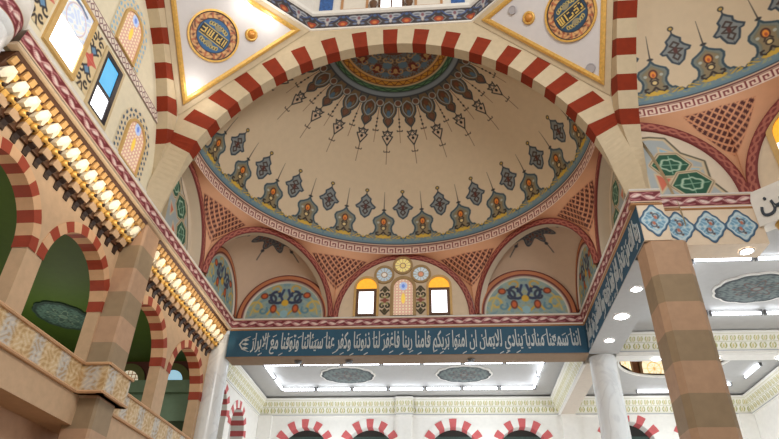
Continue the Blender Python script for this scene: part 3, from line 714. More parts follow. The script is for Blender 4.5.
# right bay: cartouche beam, in two planes
def cartouche(fr, cx, parent, name='cartouche', cz=9.57, a=0.36, b=0.40):
    n = 160; an = np.linspace(0, 2 * PI, n); rr_ = np.linspace(0, 1, 40); AN, RR = np.meshgrid(an, rr_, indexing='ij')
    k = 1 + 0.10 * np.cos(4 * AN) + 0.05 * np.cos(8 * AN)
    x = a * k * np.cos(AN) * RR; z = b * k * np.sin(AN) * RR * 0.98
    col = field(x.shape, (168, 204, 222)); aa = 0.03
    lay(col, smooth(0.86 - RR, 0.06), (70, 104, 132)); lay(col, smooth(0.95 - RR, 0.04), (60, 92, 124)); lay(col, np.where((RR > 0.72) & (RR < 0.84), 0.7, 0), (214, 226, 230))
    mm = mottle(np.abs(x), np.abs(z), 30); lay(col, np.where((mm > 0.62) & (RR < 0.74), 0.8, 0), (110, 158, 190)); lay(col, np.where((mm < 0.2) & (RR < 0.74), 0.7, 0), (226, 228, 222))
    for sx, sz in ((1, 1), (-1, -1)):
        stroke(col, x * sx, z * sz, spiral(0.02, 0.12, 0.09, 0.03, -1, 4), 0.03, (84, 84, 92), aa); disc(col, x * sx, z * sz, 0.03, 0.08, 0.035, 0.05, (196, 116, 90), aa); disc(col, x * sx, z * sz, -0.04, 0.2, 0.03, 0.03, (90, 74, 76), aa)
    P = np.zeros(x.shape + (3,))
    for i in range(n):
        for j in range(40): P[i, j] = fr(cx + x[i, j], cz + z[i, j])
    return painted(name, P, col, parent)
t = empty('cartouche_beam', (7.4, 12.45, ZBB), 'cream beam with a row of pale blue cartouches at right', 'beam')
mb = MB(); mb.box((W + 0.01, 12.43, ZBB), (6.62, 13.35, ZBT + 0.06)); mb.box((6.62, 12.7, ZBB), (8.85, 13.35, ZBT + 0.06)); mb.build('beam_body', mat('cartouche_cream', (236, 216, 190), 0.65, 0.04), t)
cartouche(lambda u, v: (u, 12.424, v), 6.34, t, cz=9.62, a=0.31)
for cx in (6.96, 7.66, 8.36): cartouche(lambda u, v, e=0.003 * (cx == 7.66): (u, 12.692 - e, v), cx, t, a=0.325)

# ------------------------------------------------------------------ right half dome
cR = (5.96, 6.83); RR_, ZRR = 5.83, 12.98
domeR = empty('semi_dome', (8.8, 9.0, ZS), 'painted half dome seen in part at upper right above the lattice triangle', 'dome', 'painted half domes')
th = np.linspace(6.3, 83, 860); ph = np.linspace(24, 90, 420); TH, PH = np.meshgrid(th, ph, indexing='ij')
P = np.stack([cR[0] + RR_ * np.sin(PH * D2R) * np.sin(TH * D2R), cR[1] + RR_ * np.sin(PH * D2R) * np.cos(TH * D2R), ZRR + HD * np.cos(PH * D2R)], -1)
painted('dome_shell', P, dome_paint(TH, PH, 13.1, 14.0), domeR)
YN = 12.75; XV = 8.86; ra = 2.45
def arch_n(a): return (XV - ra + ra * math.cos(a), YN, ZS + ra * math.sin(a))            # on the north wall
def arch_d(a): s = ra - ra * math.cos(a); return (XV + s * 0.7071, YN - s * 0.7071, ZS + ra * math.sin(a))
n = 160; nv = 80; P = np.zeros((n, nv, 3)); U = np.zeros((n, nv)); V = np.zeros((n, nv))
for i in range(n):
    u = -1 + 2 * i / (n - 1)
    b = arch_n(PI / 2 * (-u)) if u < 0 else arch_d(PI / 2 * u)
    t_ = math.atan2(b[0] - cR[0], b[1] - cR[1])
    tp = (cR[0] + RR_ * math.sin(t_), cR[1] + RR_ * math.cos(t_), ZRR)
    for j in range(nv):
        v = j / (nv - 1); P[i, j] = [b[m] + (tp[m] - b[m]) * v for m in range(3)]
        U[i, j] = (t_ / D2R - 26.07) * 0.1065; V[i, j] = P[i, j, 2] - ZS
col = field((n, nv), (228, 172, 134))
lattice_paint(col, U, V, [(-0.93, 2.40), (0.83, 2.36), (-0.03, 1.05)], 0.03, 1.0, 1.0)
painted('lattice_spandrel', P, col, domeR)
cc_ = np.array([XV + ra * 0.7071, YN - ra * 0.7071, 0.0]); tg_ = np.array([0.7071, -0.7071, 0.0])
Pm = P - 2 * ((P - cc_) @ tg_)[..., None] * tg_
painted('lattice_spandrel', Pm, col, domeR)
def band_path(fn, parent, outn, a1=PI / 2):
    n = int(140 * a1 / (PI / 2)); P = np.zeros((n, 14, 3)); col = np.zeros((n, 14, 3)); w = 0.25
    for i in range(n):
        a = a1 * i / (n - 1)
        for j in range(14):
            k = min(max((j - 1) / 11, 0), 1)
            p = np.array(fn(a, ra - 0.0 - w * k)); p += np.array(outn) * (0.07 if 1 <= j <= 12 else -0.02); P[i, j] = p
            ws = math.sin(a * ra / 0.09) * 0.28
            col[i, j] = (176, 104, 88) if 0.14 < k < 0.86 and (abs(k - 0.5 - ws) < 0.16 or abs(k - 0.5 + ws) < 0.1) else (126, 50, 48)
    painted('arch_band', P, col, parent)
band_path(lambda a, r: (XV - ra + r * math.cos(a), YN, ZS + r * math.sin(a)), domeR, (0, -1, 0))
band_path(lambda a, r: (XV + (ra - r * math.cos(a)) * 0.7071, YN - (ra - r * math.cos(a)) * 0.7071, ZS + r * math.sin(a)), domeR, (-0.7071, -0.7071, 0), PI)
# half lunette on the north wall
A, V = np.meshgrid(np.linspace(0, ra - 0.1, 170), np.linspace(0, 1, 170), indexing='ij')     # A from the crown (left) to the spring (right)
Z = V * np.sqrt(np.maximum(0, (ra - 0.1) ** 2 - A ** 2)); col = field(A.shape, (222, 206, 184)); aa = 0.03
poly = [(0.1, 0), (1.98, 0), (1.62, 0.5), (1.62, 1.1), (1.1, 1.38), (0.82, 1.88), (0.45, 1.93), (0.1, 1.9)]
d = sd_poly(A, Z, poly); lay(col, smooth(d - 0.05, aa), (96, 92, 76)); lay(col, smooth(d, aa), (206, 188, 156)); lay(col, smooth(d + 0.07, aa), (168, 176, 178))
blob(col, A, Z, [(0.35, 0.75), (0.75, 0.6), (0.4, 0.15)], (206, 112, 88), aa, (206, 188, 156), 0.05); blob(col, A, Z, [(0.6, 1.6), (1.05, 1.35), (0.6, 1.35)], (150, 186, 206), aa, (206, 188, 156), 0.05); blob(col, A, Z, [(1.15, 0.95), (1.55, 0.9), (1.3, 0.7)], (150, 186, 206), aa, (206, 188, 156), 0.05)
hexes(col, A, Z, [(0.79, 1.02, 0.0, 0.46, 0.33), (1.18, 0.42, 0.1, 0.48, 0.33)], aa)
painted('hexagon_lunette', np.stack([XV - ra + A, np.full(A.shape, YN), ZS + Z], -1), col, domeR)
# diagonal wall with its lunette and amber window
mb = MB(); pd = [(ra - (ra - 0.1) * math.cos(PI * k / 40), ZS + (ra - 0.1) * math.sin(PI * k / 40)) for k in range(41)]
mb.prism(pd, 0.0, 0.2, lambda u, v, w: (XV + (u + w) * 0.7071, YN - (u - w) * 0.7071, v)); mb.build('diagonal_lunette', mat('lunette_cream', (226, 206, 178)), domeR)
frd = lambda u, v, w: (XV + (u - w) * 0.7071, YN - (u + w) * 0.7071, v)
wn_ = window_empty(frd(1.3, 10.9, 0), 'round headed window with amber glass at the right edge')
mb = MB(); frame_ring(mb, [(1.38 + a, b) for a, b in arched(0.6, 10.75, 12.35)], [(1.38 + a, b) for a, b in arched(0.46, 10.75, 12.2)], 0.06, 0, frd); mb.build('window_surround', FRAMEG, wn_)
mb = MB(); mb.prism([(1.38 + a, b) for a, b in arched(0.46, 11.5, 12.2)], 0.006, 0.02, frd); mb.build('amber_pane', AMBER, wn_)
mb = MB(); mb.prism([(0.92, 10.75), (1.84, 10.75), (1.84, 11.5), (0.92, 11.5)], 0.006, 0.015, frd); mb.build('lower_pane', DAY, wn_)
t = empty('inscription_board', frd(1.4, 9.5, 0), 'white inscription board with dark Arabic letters at the right edge', 'inscription board')
mb = MB(); mb.prism([(-0.02, 9.5), (3.4, 9.5), (3.4, 10.44), (-0.02, 10.44)], -0.2, 0.16, frd); mb.build('board', WMOULD, t)
place_text('العالمين', frd, 0.12, 1.75, 9.66, 10.3, 0.19, INK, t)
mb = MB(); mb.lathe([(0.0, 0), (0.12, 0.05), (0.2, 0.2), (0.26, 0.36), (0.0, 0.36)], (XV + 0.42, YN - 0.25, 9.14), 16); o = mb.build('gilded_corbel', GOLD); tag(o, 'small gilded corbel under the white inscription board', 'corbel')

# ------------------------------------------------------------------ piers and marble columns
def banded_pier(x0, x1, y0, y1, z0, z1, label, course, phase=0.0, c=0.12):
    t = empty('square_pier', ((x0 + x1) / 2, (y0 + y1) / 2, z0), label, 'pier', 'banded stone piers')
    pts = [(x0 + c, y0), (x1 - c, y0), (x1, y0 + c), (x1, y1 - c), (x1 - c, y1), (x0 + c, y1), (x0, y1 - c), (x0, y0 + c)]
    mb = MB(); z = z0; k = 0
    zs = []
    z = z1 - phase
    while z > z0: zs.append(z); z -= course
    zs = [z1] + [q for q in zs if q < z1 - 1e-6] + [z0]
    for k, (a, b) in enumerate(zip(zs[:-1], zs[1:])):
        mb.prism(pts, b, a, lambda u, v, w: (u, v, w), mi=k % 2)
    mb.build('shaft', [TAN, BROWN], t)
    return t
banded_pier(W + 0.02, W + 0.97, 12.45, 13.3, 0, ZBB, 'large tan and brown banded square pier under the right beams', 0.662, 0.87)
banded_pier(-6.75, -6.06, 12.56, 13.34, 0, ZC0 + 0.03, 'banded square pier dividing the left gallery arcade', 0.64, 0.62, 0.05)
def column(x, y, r, z1, label):
    t = empty('marble_column', (x, y, 0), label, 'column', 'marble columns')
    mb = MB(); mb.lathe([(r * 1.3, 0), (r * 1.3, 0.15), (r * 1.15, 0.3), (r * 1.02, 0.4)], (x, y, 0), 32); mb.build('base', MARBLE, t)
    mb = MB(); mb.lathe([(r, 0.4), (r, z1 * 0.5), (r * 0.94, z1 - 0.25), (r * 0.94, z1 - 0.0)], (x, y, 0), 40); mb.build('shaft', MARBLE, t)
    return t
column(-6.42, 19.75, 0.42, ZC0 - 0.02, 'white marble column between the left gallery arches and the blue beam')
column(6.52, 19.85, 0.45, ZBB, 'white marble column under the right end of the blue beam')
t = column(-6.45, 6.2, 0.60, 10.0, 'near marble column at the upper left corner of the picture')
mb = MB(); mb.lathe([(0.56, 9.95), (0.61, 10.0), (0.62, 10.1)], (-6.45, 6.2, 0), 40); mb.build('lower_moulding', MARBLE, t)
an = np.linspace(0, 2 * PI, 260); V = np.linspace(0, 0.3, 14); AN, VV = np.meshgrid(an, V, indexing='ij')
painted('scroll_band', np.stack([-6.45 + (0.62 + 0.2 * VV) * np.cos(AN), 6.2 + (0.62 + 0.2 * VV) * np.sin(AN), 10.1 + VV], -1), scroll_paint(AN * 0.66, VV, 0.3), t)
mb = MB(); mb.lathe([(0.68, 10.4), (0.74, 10.46), (0.70, 10.9), (0.3, 10.9)], (-6.45, 6.2, 0), 40); mb.build('cream_fillet', WMOULD, t)

# ------------------------------------------------------------------ left gallery
ARC = [8.36, 11.3, 14.88, 17.95]; RG = 1.22; ZG = 7.58
def arcade_wall(name, fr, u0, u1, z0, z1, arches, thick, m, msoff=None):
    """wall with round-headed openings that reach down to z0"""
    us = set([u0, u1]); N = 22
    for c, r, zs in arches:
        for k in range(N + 1): us.add(c - r * math.cos(PI * k / N))
    us = sorted(us); mb = MB()
    def low(u, side):
        for c, r, zs in arches:
            if abs(u - c) <= r + 1e-9:
                e = max(0, r * r - (u - c) ** 2)
                return zs + math.sqrt(e), True
        return z0, False
    for a, b in zip(us[:-1], us[1:]):
        mid = (a + b) / 2; inside = None
        for c, r, zs in arches:
            if abs(mid - c) < r: inside = (c, r, zs)
        if inside:
            c, r, zs = inside; la = zs + math.sqrt(max(0, r * r - (a - c) ** 2)); lb = zs + math.sqrt(max(0, r * r - (b - c) ** 2))
            mb.quad(fr(a, 0, la), fr(a, thick, la), fr(b, thick, lb), fr(b, 0, lb))
        else: la = lb = z0
        mb.quad(fr(a, 0, la), fr(b, 0, lb), fr(b, 0, z1), fr(a, 0, z1)); mb.quad(fr(a, thick, la), fr(b, thick, lb), fr(b, thick, z1), fr(a, thick, z1))
    for c, r, zs in arches:
        for e in (c - r, c + r): mb.quad(fr(e, 0, z0), fr(e, thick, z0), fr(e, thick, zs), fr(e, 0, zs))
    mb.quad(fr(u0, 0, z1), fr(u1, 0, z1), fr(u1, thick, z1), fr(u0, thick, z1)); mb.quad(fr(u0, 0, z0), fr(u0, thick, z0), fr(u0, thick, z1), fr(u0, 0, z1)); mb.quad(fr(u1, 0, z0), fr(u1, thick, z0), fr(u1, thick, z1), fr(u1, 0, z1))
    return tag(mb.build(name, m), kind='structure')
def striped_arch(fr, c, r, zs, rw, depth, pairs, label, group, mats, stilt=0.0, name='striped_arch'):
    """ring of alternating voussoirs, standing 2 cm proud of wall and soffit"""
    mb = MB(); n = pairs * 2 + 1; ri = r - 0.015; ro = r + rw
    for k in range(n):
        a0, a1 = PI * k / n, PI * (k + 1) / n; mi = 1 if k % 2 == 0 else 0
        for q in range(2):
            p0 = a0 + (a1 - a0) * q / 2; p1 = a0 + (a1 - a0) * (q + 1) / 2
            def pt(rr, t, w): return fr(c + rr * math.cos(t), w, zs + rr * math.sin(t))
            mb.quad(pt(ri, p0, -0.02), pt(ri, p1, -0.02), pt(ro, p1, -0.02), pt(ro, p0, -0.02), mi)
            mb.quad(pt(ri, p0, -0.02), pt(ri, p0, depth + 0.02), pt(ri, p1, depth + 0.02), pt(ri, p1, -0.02), mi)
            mb.quad(pt(ro, p0, -0.02), pt(ro, p1, -0.02), pt(ro, p1, 0.02), pt(ro, p0, 0.02), mi)
            mb.quad(pt(ri, p0, depth + 0.02), pt(ri, p1, depth + 0.02), pt(ro, p1, depth + 0.02), pt(ro, p0, depth + 0.02), mi)
    if stilt:
        for sgn in (-1, 1):
            m = 2
            for k in range(m):
                z1 = zs - stilt * k / m; z0 = zs - stilt * (k + 1) / m; mi = 0 if k % 2 == 0 else 1
                a, b = c + sgn * ri, c + sgn * (ro)
                mb.box(tuple(min(p, q) for p, q in zip(fr(a, -0.02, z0), fr(b, depth + 0.02, z1))), tuple(max(p, q) for p, q in zip(fr(a, -0.02, z0), fr(b, depth + 0.02, z1))), mi)
    return tag(mb.build(name, mats), label, 'arch', group)
frl = lambda u, w, z: (YG - w, u, z)
arcade_wall('wall_left', frl, 5.2, 19.4, 5.2, ZC0, [(c, RG, ZG) for c in ARC], 0.32, GALLERY)
CREAMG = mat('warm_cream_voussoir', (218, 176, 136), 0.7, 0.05)
for c, lb in zip(ARC, ('nearest gallery arch cut off by the left edge of the picture', 'gallery arch left of the pier, showing a dark green medallion', 'gallery arch just right of the banded pier', 'narrow gallery arch beside the left marble column')):
    striped_arch(frl, c, RG, ZG, 0.22, 0.32, 7, 'red and cream striped ' + lb, 'gallery arches', [CREAMG, mat('gallery_brick_red', (158, 62, 38), 0.65, 0.08)])
# parapet
def parapet_paint(s, v, h):
    col = field(s.shape, (214, 186, 142)); mm = mottle(s, v, 9); m2 = mottle(s + 3, v, 26)
    lay(col, np.clip((np.sin(s * 2 * PI / 0.95) - 0.1) * 1.3, 0, 0.85), (196, 194, 192)); lay(col, np.where(m2 > 0.66, 0.55, 0), (176, 134, 80)); lay(col, np.where(m2 < 0.2, 0.5, 0), (236, 222, 196))
    return col
def parapet(path, label):
    t = empty('gallery_parapet', (path[0][0], path[0][1], 5.6), label, 'parapet', 'carved parapets')
    z0, z1 = 5.6, 6.28
    for (xa, ya), (xb, yb) in zip(path[:-1], path[1:]):
        L = math.hypot(xb - xa, yb - ya); tx, ty = (xb - xa) / L, (yb - ya) / L; nx, ny = ty, -tx
        ns = max(8, int(L / 0.03)); S_, V = np.meshgrid(np.linspace(0, L, ns), np.linspace(0, z1 - z0 - 0.12, 24), indexing='ij')
        painted('carved_panel', np.stack([xa + tx * S_, ya + ty * S_, z0 + 0.06 + V], -1), parapet_paint(S_ + ya, V, 0.5), t)
        fr = lambda o, z, s: (xa + tx * s + nx * o, ya + ty * s + ny * o, z)
        for nm, za, zb in (('bottom_rail', z0, z0 + 0.06), ('top_rail', z1 - 0.06, z1)):
            mb = MB(); mb.prism([(-0.12, za), (0.05, za), (0.07, (za + zb) / 2), (0.05, zb), (-0.12, zb)], -0.03, L + 0.03, fr); mb.build(nm, CREAMG, t)
        mb = MB(); mb.prism([(-0.12, z0), (-0.012, z0), (-0.012, z1), (-0.12, z1)], 0.02, L - 0.02, fr); mb.build('parapet_body', CREAMG, t)
    return t
parapet([(-6.48, 5.2), (-6.48, 12.33)], 'carved stone parapet under the near gallery arches at left')
parapet([(-6.48, 12.33), (-5.9, 12.33), (-5.9, 13.42), (-6.48, 13.42)], 'carved parapet section wrapped round the left pier')
parapet([(-6.48, 13.42), (-6.48, 19.36)], 'carved parapet under the two far gallery arches')
mb = MB(); mb.box((-13.6, 5.2, 5.0), (-6.5, 19.4, 5.6)); o = mb.build('gallery_slab', GALLERY); tag(o, kind='structure')
mb = MB(); mb.box((-7.4, 5.2, 0), (-7.2, 19.4, 5.0)); tag(mb.build('wall_left_lower', mat('brown_lower_wall', (196, 158, 128), 0.7, 0.06)), kind='structure')
# gallery interior
mb = MB(); mb.box((-13.6, 5.2, 9.28), (-7.15, 20.3, 9.4)); mb.box((-13.8, 5.2, 5.6), (-13.6, 20.3, 9.4)); tag(mb.build('wall_gallery', GREENP), kind='structure')
mb = MB(); mb.box((-13.6, 20.2, 8.52), (-6.65, 20.35, 9.3)); tag(mb.build('wall_gallery_end', MAROONW), kind='structure')
mb = MB(); mb.box((-13.6, 19.95, 8.1), (-6.65, 20.35, 8.52)); mb.box((-13.6, 20.2, 7.2), (-6.65, 20.35, 8.1)); tag(mb.build('trim_2', GREENL), kind='structure')
mb = MB(); mb.box((-13.6, 20.25, 5.6), (-6.65, 20.35, 7.2)); tag(mb.build('wall_gallery_back', mat('deep_green_paint', (52, 70, 44), 0.7, 0.06)), kind='structure')
for cx, kind in ((-9.72, 0), (-8.12, 1)):
    fw = lambda u, v, w, cx=cx: (cx + u, 20.19 - w, v)
    t = window_empty((cx, 20.19, 8.55), ('patterned' if kind == 0 else 'pale blue') + ' half round window in the gallery end wall')
    mb = MB(); frame_ring(mb, [(0.66 * math.cos(PI * k / 16), 8.53 + 0.66 * math.sin(PI * k / 16)) for k in range(17)], [(0.42 * math.cos(PI * k / 16), 8.53 + 0.42 * math.sin(PI * k / 16)) for k in range(17)], 0.05, 0, fw); mb.build('green_surround', mat('green_surround', (98, 104, 60), 0.7, 0.06), t)
    mb = MB(); mb.prism([(0.42 * math.cos(PI * k / 16), 8.53 + 0.42 * math.sin(PI * k / 16)) for k in range(17)], 0.004, 0.02, fw); mb.build('pane', mat('pale_lit_pane', (236, 222, 196), 0.3, 0.3, 16, emit=0.5, emit_rgb=(246, 232, 206)) if kind == 0 else mat('blue_lit_pane', (170, 214, 236), 0.3, 0.1, emit=0.6, emit_rgb=(176, 222, 246)), t)
    mb = MB()
    for q in ((-0.28, 0.3), (-0.14, 0.39), (0.0, 0.42), (0.14, 0.39), (0.28, 0.3)): mb.prism([(q[0] - 0.012, 8.53), (q[0] + 0.012, 8.53), (q[0] + 0.012, 8.53 + q[1]), (q[0] - 0.012, 8.53 + q[1])], 0.02, 0.035, fw)
    for q in (0.13, 0.26): w_ = math.sqrt(0.42 ** 2 - q * q); mb.prism([(-w_, 8.53 + q), (w_, 8.53 + q), (w_, 8.55 + q), (-w_, 8.55 + q)], 0.02, 0.035, fw)
    if kind == 0: mb.build('lattice', mat('ochre_lattice', (196, 150, 110), 0.6, 0.08), t)

def rosette_mesh(cx, cy, z, a, b, name, parent, cols, lobes=12):
    n = 192; an = np.linspace(0, 2 * PI, n); rr_ = np.linspace(0, 1, 40); AN, RR = np.meshgrid(an, rr_, indexing='ij')
    k = 1 + 0.05 * np.abs(np.cos(lobes / 2 * AN)) - 0.03
    x = RR * k * np.cos(AN); y = RR * k * np.sin(AN); col = field(x.shape, cols[0])
    mm = mottle(x, y, 22); lay(col, np.where(mm > 0.6, 0.75, 0), cols[1]); lay(col, np.where(mm < 0.22, 0.7, 0), cols[2])
    star = 0.42 + 0.14 * np.cos(8 * AN); lay(col, smooth(np.abs(RR - star) - 0.03, 0.04), cols[3]); lay(col, smooth(RR - 0.16, 0.04), cols[3]); lay(col, smooth(RR - 0.1, 0.04), cols[1])
    lay(col, smooth(0.92 - RR, 0.04), cols[2])
    return painted(name, np.stack([cx + a * x, cy + b * y, np.full(x.shape, z)], -1), col, parent)
def ceiling_medallion(cx, cy, z, a, b, label, cols, rim):
    t = empty('ceiling_medallion', (cx, cy, z), label, 'medallion', 'ceiling medallions')
    n = 72; k = lambda t_: 1 + 0.05 * abs(math.cos(6 * t_)) - 0.03
    mb = MB(); pts = [(cx + a * 1.06 * k(2 * PI * i / n) * math.cos(2 * PI * i / n), cy + b * 1.06 * k(2 * PI * i / n) * math.sin(2 * PI * i / n)) for i in range(n)]
    mb.prism(pts, z - 0.05, z, lambda u, v, w: (u, v, w)); mb.build('raised_rim', rim, t)
    rosette_mesh(cx, cy, z - 0.056, a, b, 'rosette', t, cols); return t
TEAL = ((62, 92, 84), (92, 124, 112), (36, 56, 54), (120, 140, 122))
ceiling_medallion(-10.1, 16.25, 9.28, 0.75, 0.95, 'dark teal rosette medallion on the green gallery ceiling', TEAL, mat('dark_teal_rim', (46, 70, 60), 0.6, 0.05))
GREY4 = ((92, 104, 104), (124, 134, 130), (50, 56, 60), (100, 68, 62))

# ------------------------------------------------------------------ gilded muqarnas corbels at left
def muqarnas(y0, y1, label, lamp_rows):
    t = empty('muqarnas_frieze', (YG, (y0 + y1) / 2, 9.2), label, 'muqarnas frieze', 'gilded corbel friezes')
    mb = MB(); mb.prism([(YG, 9.22), (YG + 0.06, 9.22), (YG + 0.12, 9.5), (YG + 0.45, 9.94), (YG + 0.56, 10.06), (YG, 10.06)], y0, y1, lambda o, z, s: (o, s, z)); mb.build('brown_backing', mat('dark_brown_gilding', (84, 48, 22), 0.5, 0.15), t)  # backing in one even dark brown behind the brackets
    n = int(round((y1 - y0) / 0.385)); p = (y1 - y0) / n
    mb = None; proto = None
    for k in range(n):
        yc = y0 + p * (k + 0.5)
        if proto is None:
            m = MB(); w = p
            def wedge(x0, x1b, x1t, z0, z1, hw, mi, dy=0.0):
                m.add([(x0, yc + dy - hw, z0), (x1b, yc + dy - hw, z0), (x1b, yc + dy + hw, z0), (x0, yc + dy + hw, z0), (x0, yc + dy - hw, z1), (x1t, yc + dy - hw, z1), (x1t, yc + dy + hw, z1), (x0, yc + dy + hw, z1)],
                      [(0,3,2,1),(4,5,6,7),(0,1,5,4),(1,2,6,5),(2,3,7,6),(3,0,4,7)], mi)
            wedge(YG, YG + 0.16, YG + 0.22, 9.29, 9.42, w * 0.34, 0, -w * 0.12)               # tan console block
            wedge(YG, YG + 0.20, YG + 0.26, 9.42, 9.52, w * 0.17, 1, -w * 0.30)              # small gold block
            ring = [(0.045, 9.40), (0.085, 9.415), (0.10, 9.46), (0.10, 9.53), (0.075, 9.55)]
            m.lathe(ring, (YG + 0.22, yc + w * 0.18, 0), 14, 1); m.lathe([(0.0, 9.425), (0.048, 9.41)], (YG + 0.22, yc + w * 0.18, 0), 14, 3); m.lathe([(0.0, 9.44), (0.04, 9.46), (0.045, 9.5), (0.0, 9.53)], (YG + 0.315, yc + w * 0.18, 0), 10, 3)
            # ivory shield leaning outward, with a notched lower edge
            hw = w * 0.36; a0, a1 = YG + 0.24, YG + 0.42
            front = [(-hw, 9.58), (-hw * 0.45, 9.535), (0, 9.60), (hw * 0.45, 9.535), (hw, 9.58), (hw, 9.70), (hw * 0.55, 9.80), (-hw * 0.55, 9.80), (-hw, 9.70)]
            nf = len(front); fx = lambda u, z: YG + 0.30 + (z - 9.53) * 0.55 + 0.06 * (1 - abs(u) / hw)
            m.add([(fx(u, z), yc + u, z) for u, z in front] + [(YG + 0.12, yc + u, z) for u, z in front] + [(fx(0, 9.68) + 0.03, yc, 9.68)],
                  [(k, (k + 1) % nf, 2 * nf) for k in range(nf)] + [(k, nf + k, nf + (k + 1) % nf, (k + 1) % nf) for k in range(nf)], 2)
            wedge(YG + 0.2, YG + 0.36, YG + 0.41, 9.70, 9.80, w * 0.12, 1, w * 0.5)
            for q in (-0.25, 0.25): wedge(YG + 0.25, YG + 0.46, YG + 0.52, 9.84, 9.965, w * 0.155, 4, w * q)
            proto = m.build('muqarnas_bracket', [GALLERY, GOLD, BRIGHTG, DARKWOOD, mat('pale_gold_teeth', (212, 168, 108), 0.45, 0.12)], t); py = yc
            f = MB(); f.prism([(YG, 9.04), (YG + 0.025, 9.04), (YG + 0.03, 9.13), (YG + 0.07, 9.21), (YG + 0.15, 9.265), (YG + 0.15, 9.29), (YG, 9.29)], yc - w * 0.32, yc + w * 0.06, lambda o, z, s: (o, s, z))
            foot = f.build('corbel_foot', DARKWOOD, proto)
        else:
            o = proto.copy(); C.objects.link(o); o.location.y += yc - py
            o2 = foot.copy(); C.objects.link(o2); o2.parent = o
    # warm LED strip tucked under the cornice lip
    return t
muqarnas(6.9, 12.54, 'gilded muqarnas corbels above the two near gallery arches', 1)
muqarnas(13.38, 19.3, 'gilded muqarnas corbels above the two far gallery arches', 1)

# ------------------------------------------------------------------ window wall (left tympanum)
XT = -6.42
mb = MB(); mb.box((XT - 0.2, 0.2, 10.4), (XT, 12.75, 17.0)); tag(mb.build('wall_window_side', mat('tympanum_cream', (238, 228, 200), 0.65, 0.04)), kind='structure')
mb = MB(); mb.box((XT, 4.5, 10.42), (XT + 0.28, 12.66, 10.5)); mb.box((XT, 4.5, 10.5), (XT + 0.04, 12.66, 11.1)); tag(mb.build('trim_3', mat('grey_white_moulding', (226, 222, 214), 0.6, 0.03)), kind='structure')
Yg, Zg = np.meshgrid(np.linspace(4.5, 12.66, 420), np.linspace(0, 0.30, 16), indexing='ij')
col = field(Yg.shape, (236, 224, 208)); s = wrap(Yg, 0.2); d_ = np.abs(np.abs(s) / 0.1 + np.abs(Zg - 0.15) / 0.12 - 0.8); lay(col, smooth(d_ - 0.18, 0.1), (128, 84, 92)); lay(col, np.where((Zg < 0.03) | (Zg > 0.27), 1.0, 0), (150, 110, 110))
o = painted('trim_4', np.stack([np.full(Yg.shape, XT + 0.03), Yg, 13.12 + Zg + (0.0) * Yg], -1), col); tag(o, kind='structure')
frt = lambda u, v, w: (XT + w, u, v)
def paint_patch(name, y0, y1, z0, z1, fn, parent, ny=80, nz=120, out=0.02, m=None):
    Y, Z = np.meshgrid(np.linspace(y0, y1, ny), np.linspace(z0, z1, nz), indexing='ij')
    return painted(name, np.stack([np.full(Y.shape, XT + out), Y, Z], -1), fn(Y - (y0 + y1) / 2, Z - (z0 + z1) / 2), parent, m)
t = window_empty((XT, 8.1, 11.3), 'tall window at upper left with white lower pane and floral upper glass')
mb = MB(); frame_ring(mb, [(7.55, 11.2), (8.72, 11.2), (8.72, 13.08), (7.55, 13.08)], [(7.68, 11.3), (8.6, 11.3), (8.6, 13.0), (7.68, 13.0)], 0.07, 0, frt); mb.build('window_surround', FRAMEG, t)
mb = MB(); mb.prism([(7.68, 11.3), (8.6, 11.3), (8.6, 12.15), (7.68, 12.15)], 0.01, 0.03, frt); mb.build('lower_pane', DAY, t)
def upglass(y, z):
    c = field(y.shape, (206, 214, 226)); mm = mottle(y, z, 20); lay(c, np.where(mm > 0.6, 0.7, 0), (176, 190, 216)); lay(c, np.where(mm < 0.2, 0.7, 0), (236, 220, 190))
    stroke(c, y, z, [(-0.25, 0.3), (0, 0.33), (0.25, 0.28)], 0.07, (74, 92, 124), 0.03); lay(c, smooth(np.abs(np.sqrt(y * y + (z + 0.1) ** 2) - 0.36) - 0.02, 0.02), (190, 176, 180)); return c
paint_patch('upper_pane', 7.68, 8.6, 12.15, 13.0, upglass, t, 60, 60, 0.03, mat_paint('pale_lit_glass', 0.3, emit=0.45))
t = window_empty((XT, 9.8, 11.2), 'tall black framed window with blue sky pane over a white pane')
mb = MB(); frame_ring(mb, [(9.28, 11.1), (10.22, 11.1), (10.22, 12.98), (9.28, 12.98)], [(9.36, 11.18), (10.14, 11.18), (10.14, 12.9), (9.36, 12.9)], 0.05, 0, frt); mb.build('window_surround', mat('tan_window_surround', (214, 192, 150), 0.6, 0.05), t)
mb = MB(); frame_ring(mb, [(9.36, 11.18), (10.14, 11.18), (10.14, 12.9), (9.36, 12.9)], [(9.44, 11.24), (10.0, 11.24), (10.0, 12.78), (9.44, 12.78)], 0.05, 0, frt); mb.prism([(9.44, 11.86), (10.0, 11.86), (10.0, 11.94), (9.44, 11.94)], 0.01, 0.05, frt); mb.build('sash', FRAMEK, t)
mb = MB(); mb.prism([(9.44, 11.94), (10.0, 11.94), (10.0, 12.78), (9.44, 12.78)], 0.008, 0.02, frt); mb.build('upper_pane', DAYBLUE, t)
mb = MB(); mb.prism([(9.44, 11.24), (10.0, 11.24), (10.0, 11.86), (9.44, 11.86)], 0.008, 0.02, frt); mb.build('lower_pane', DAY, t)
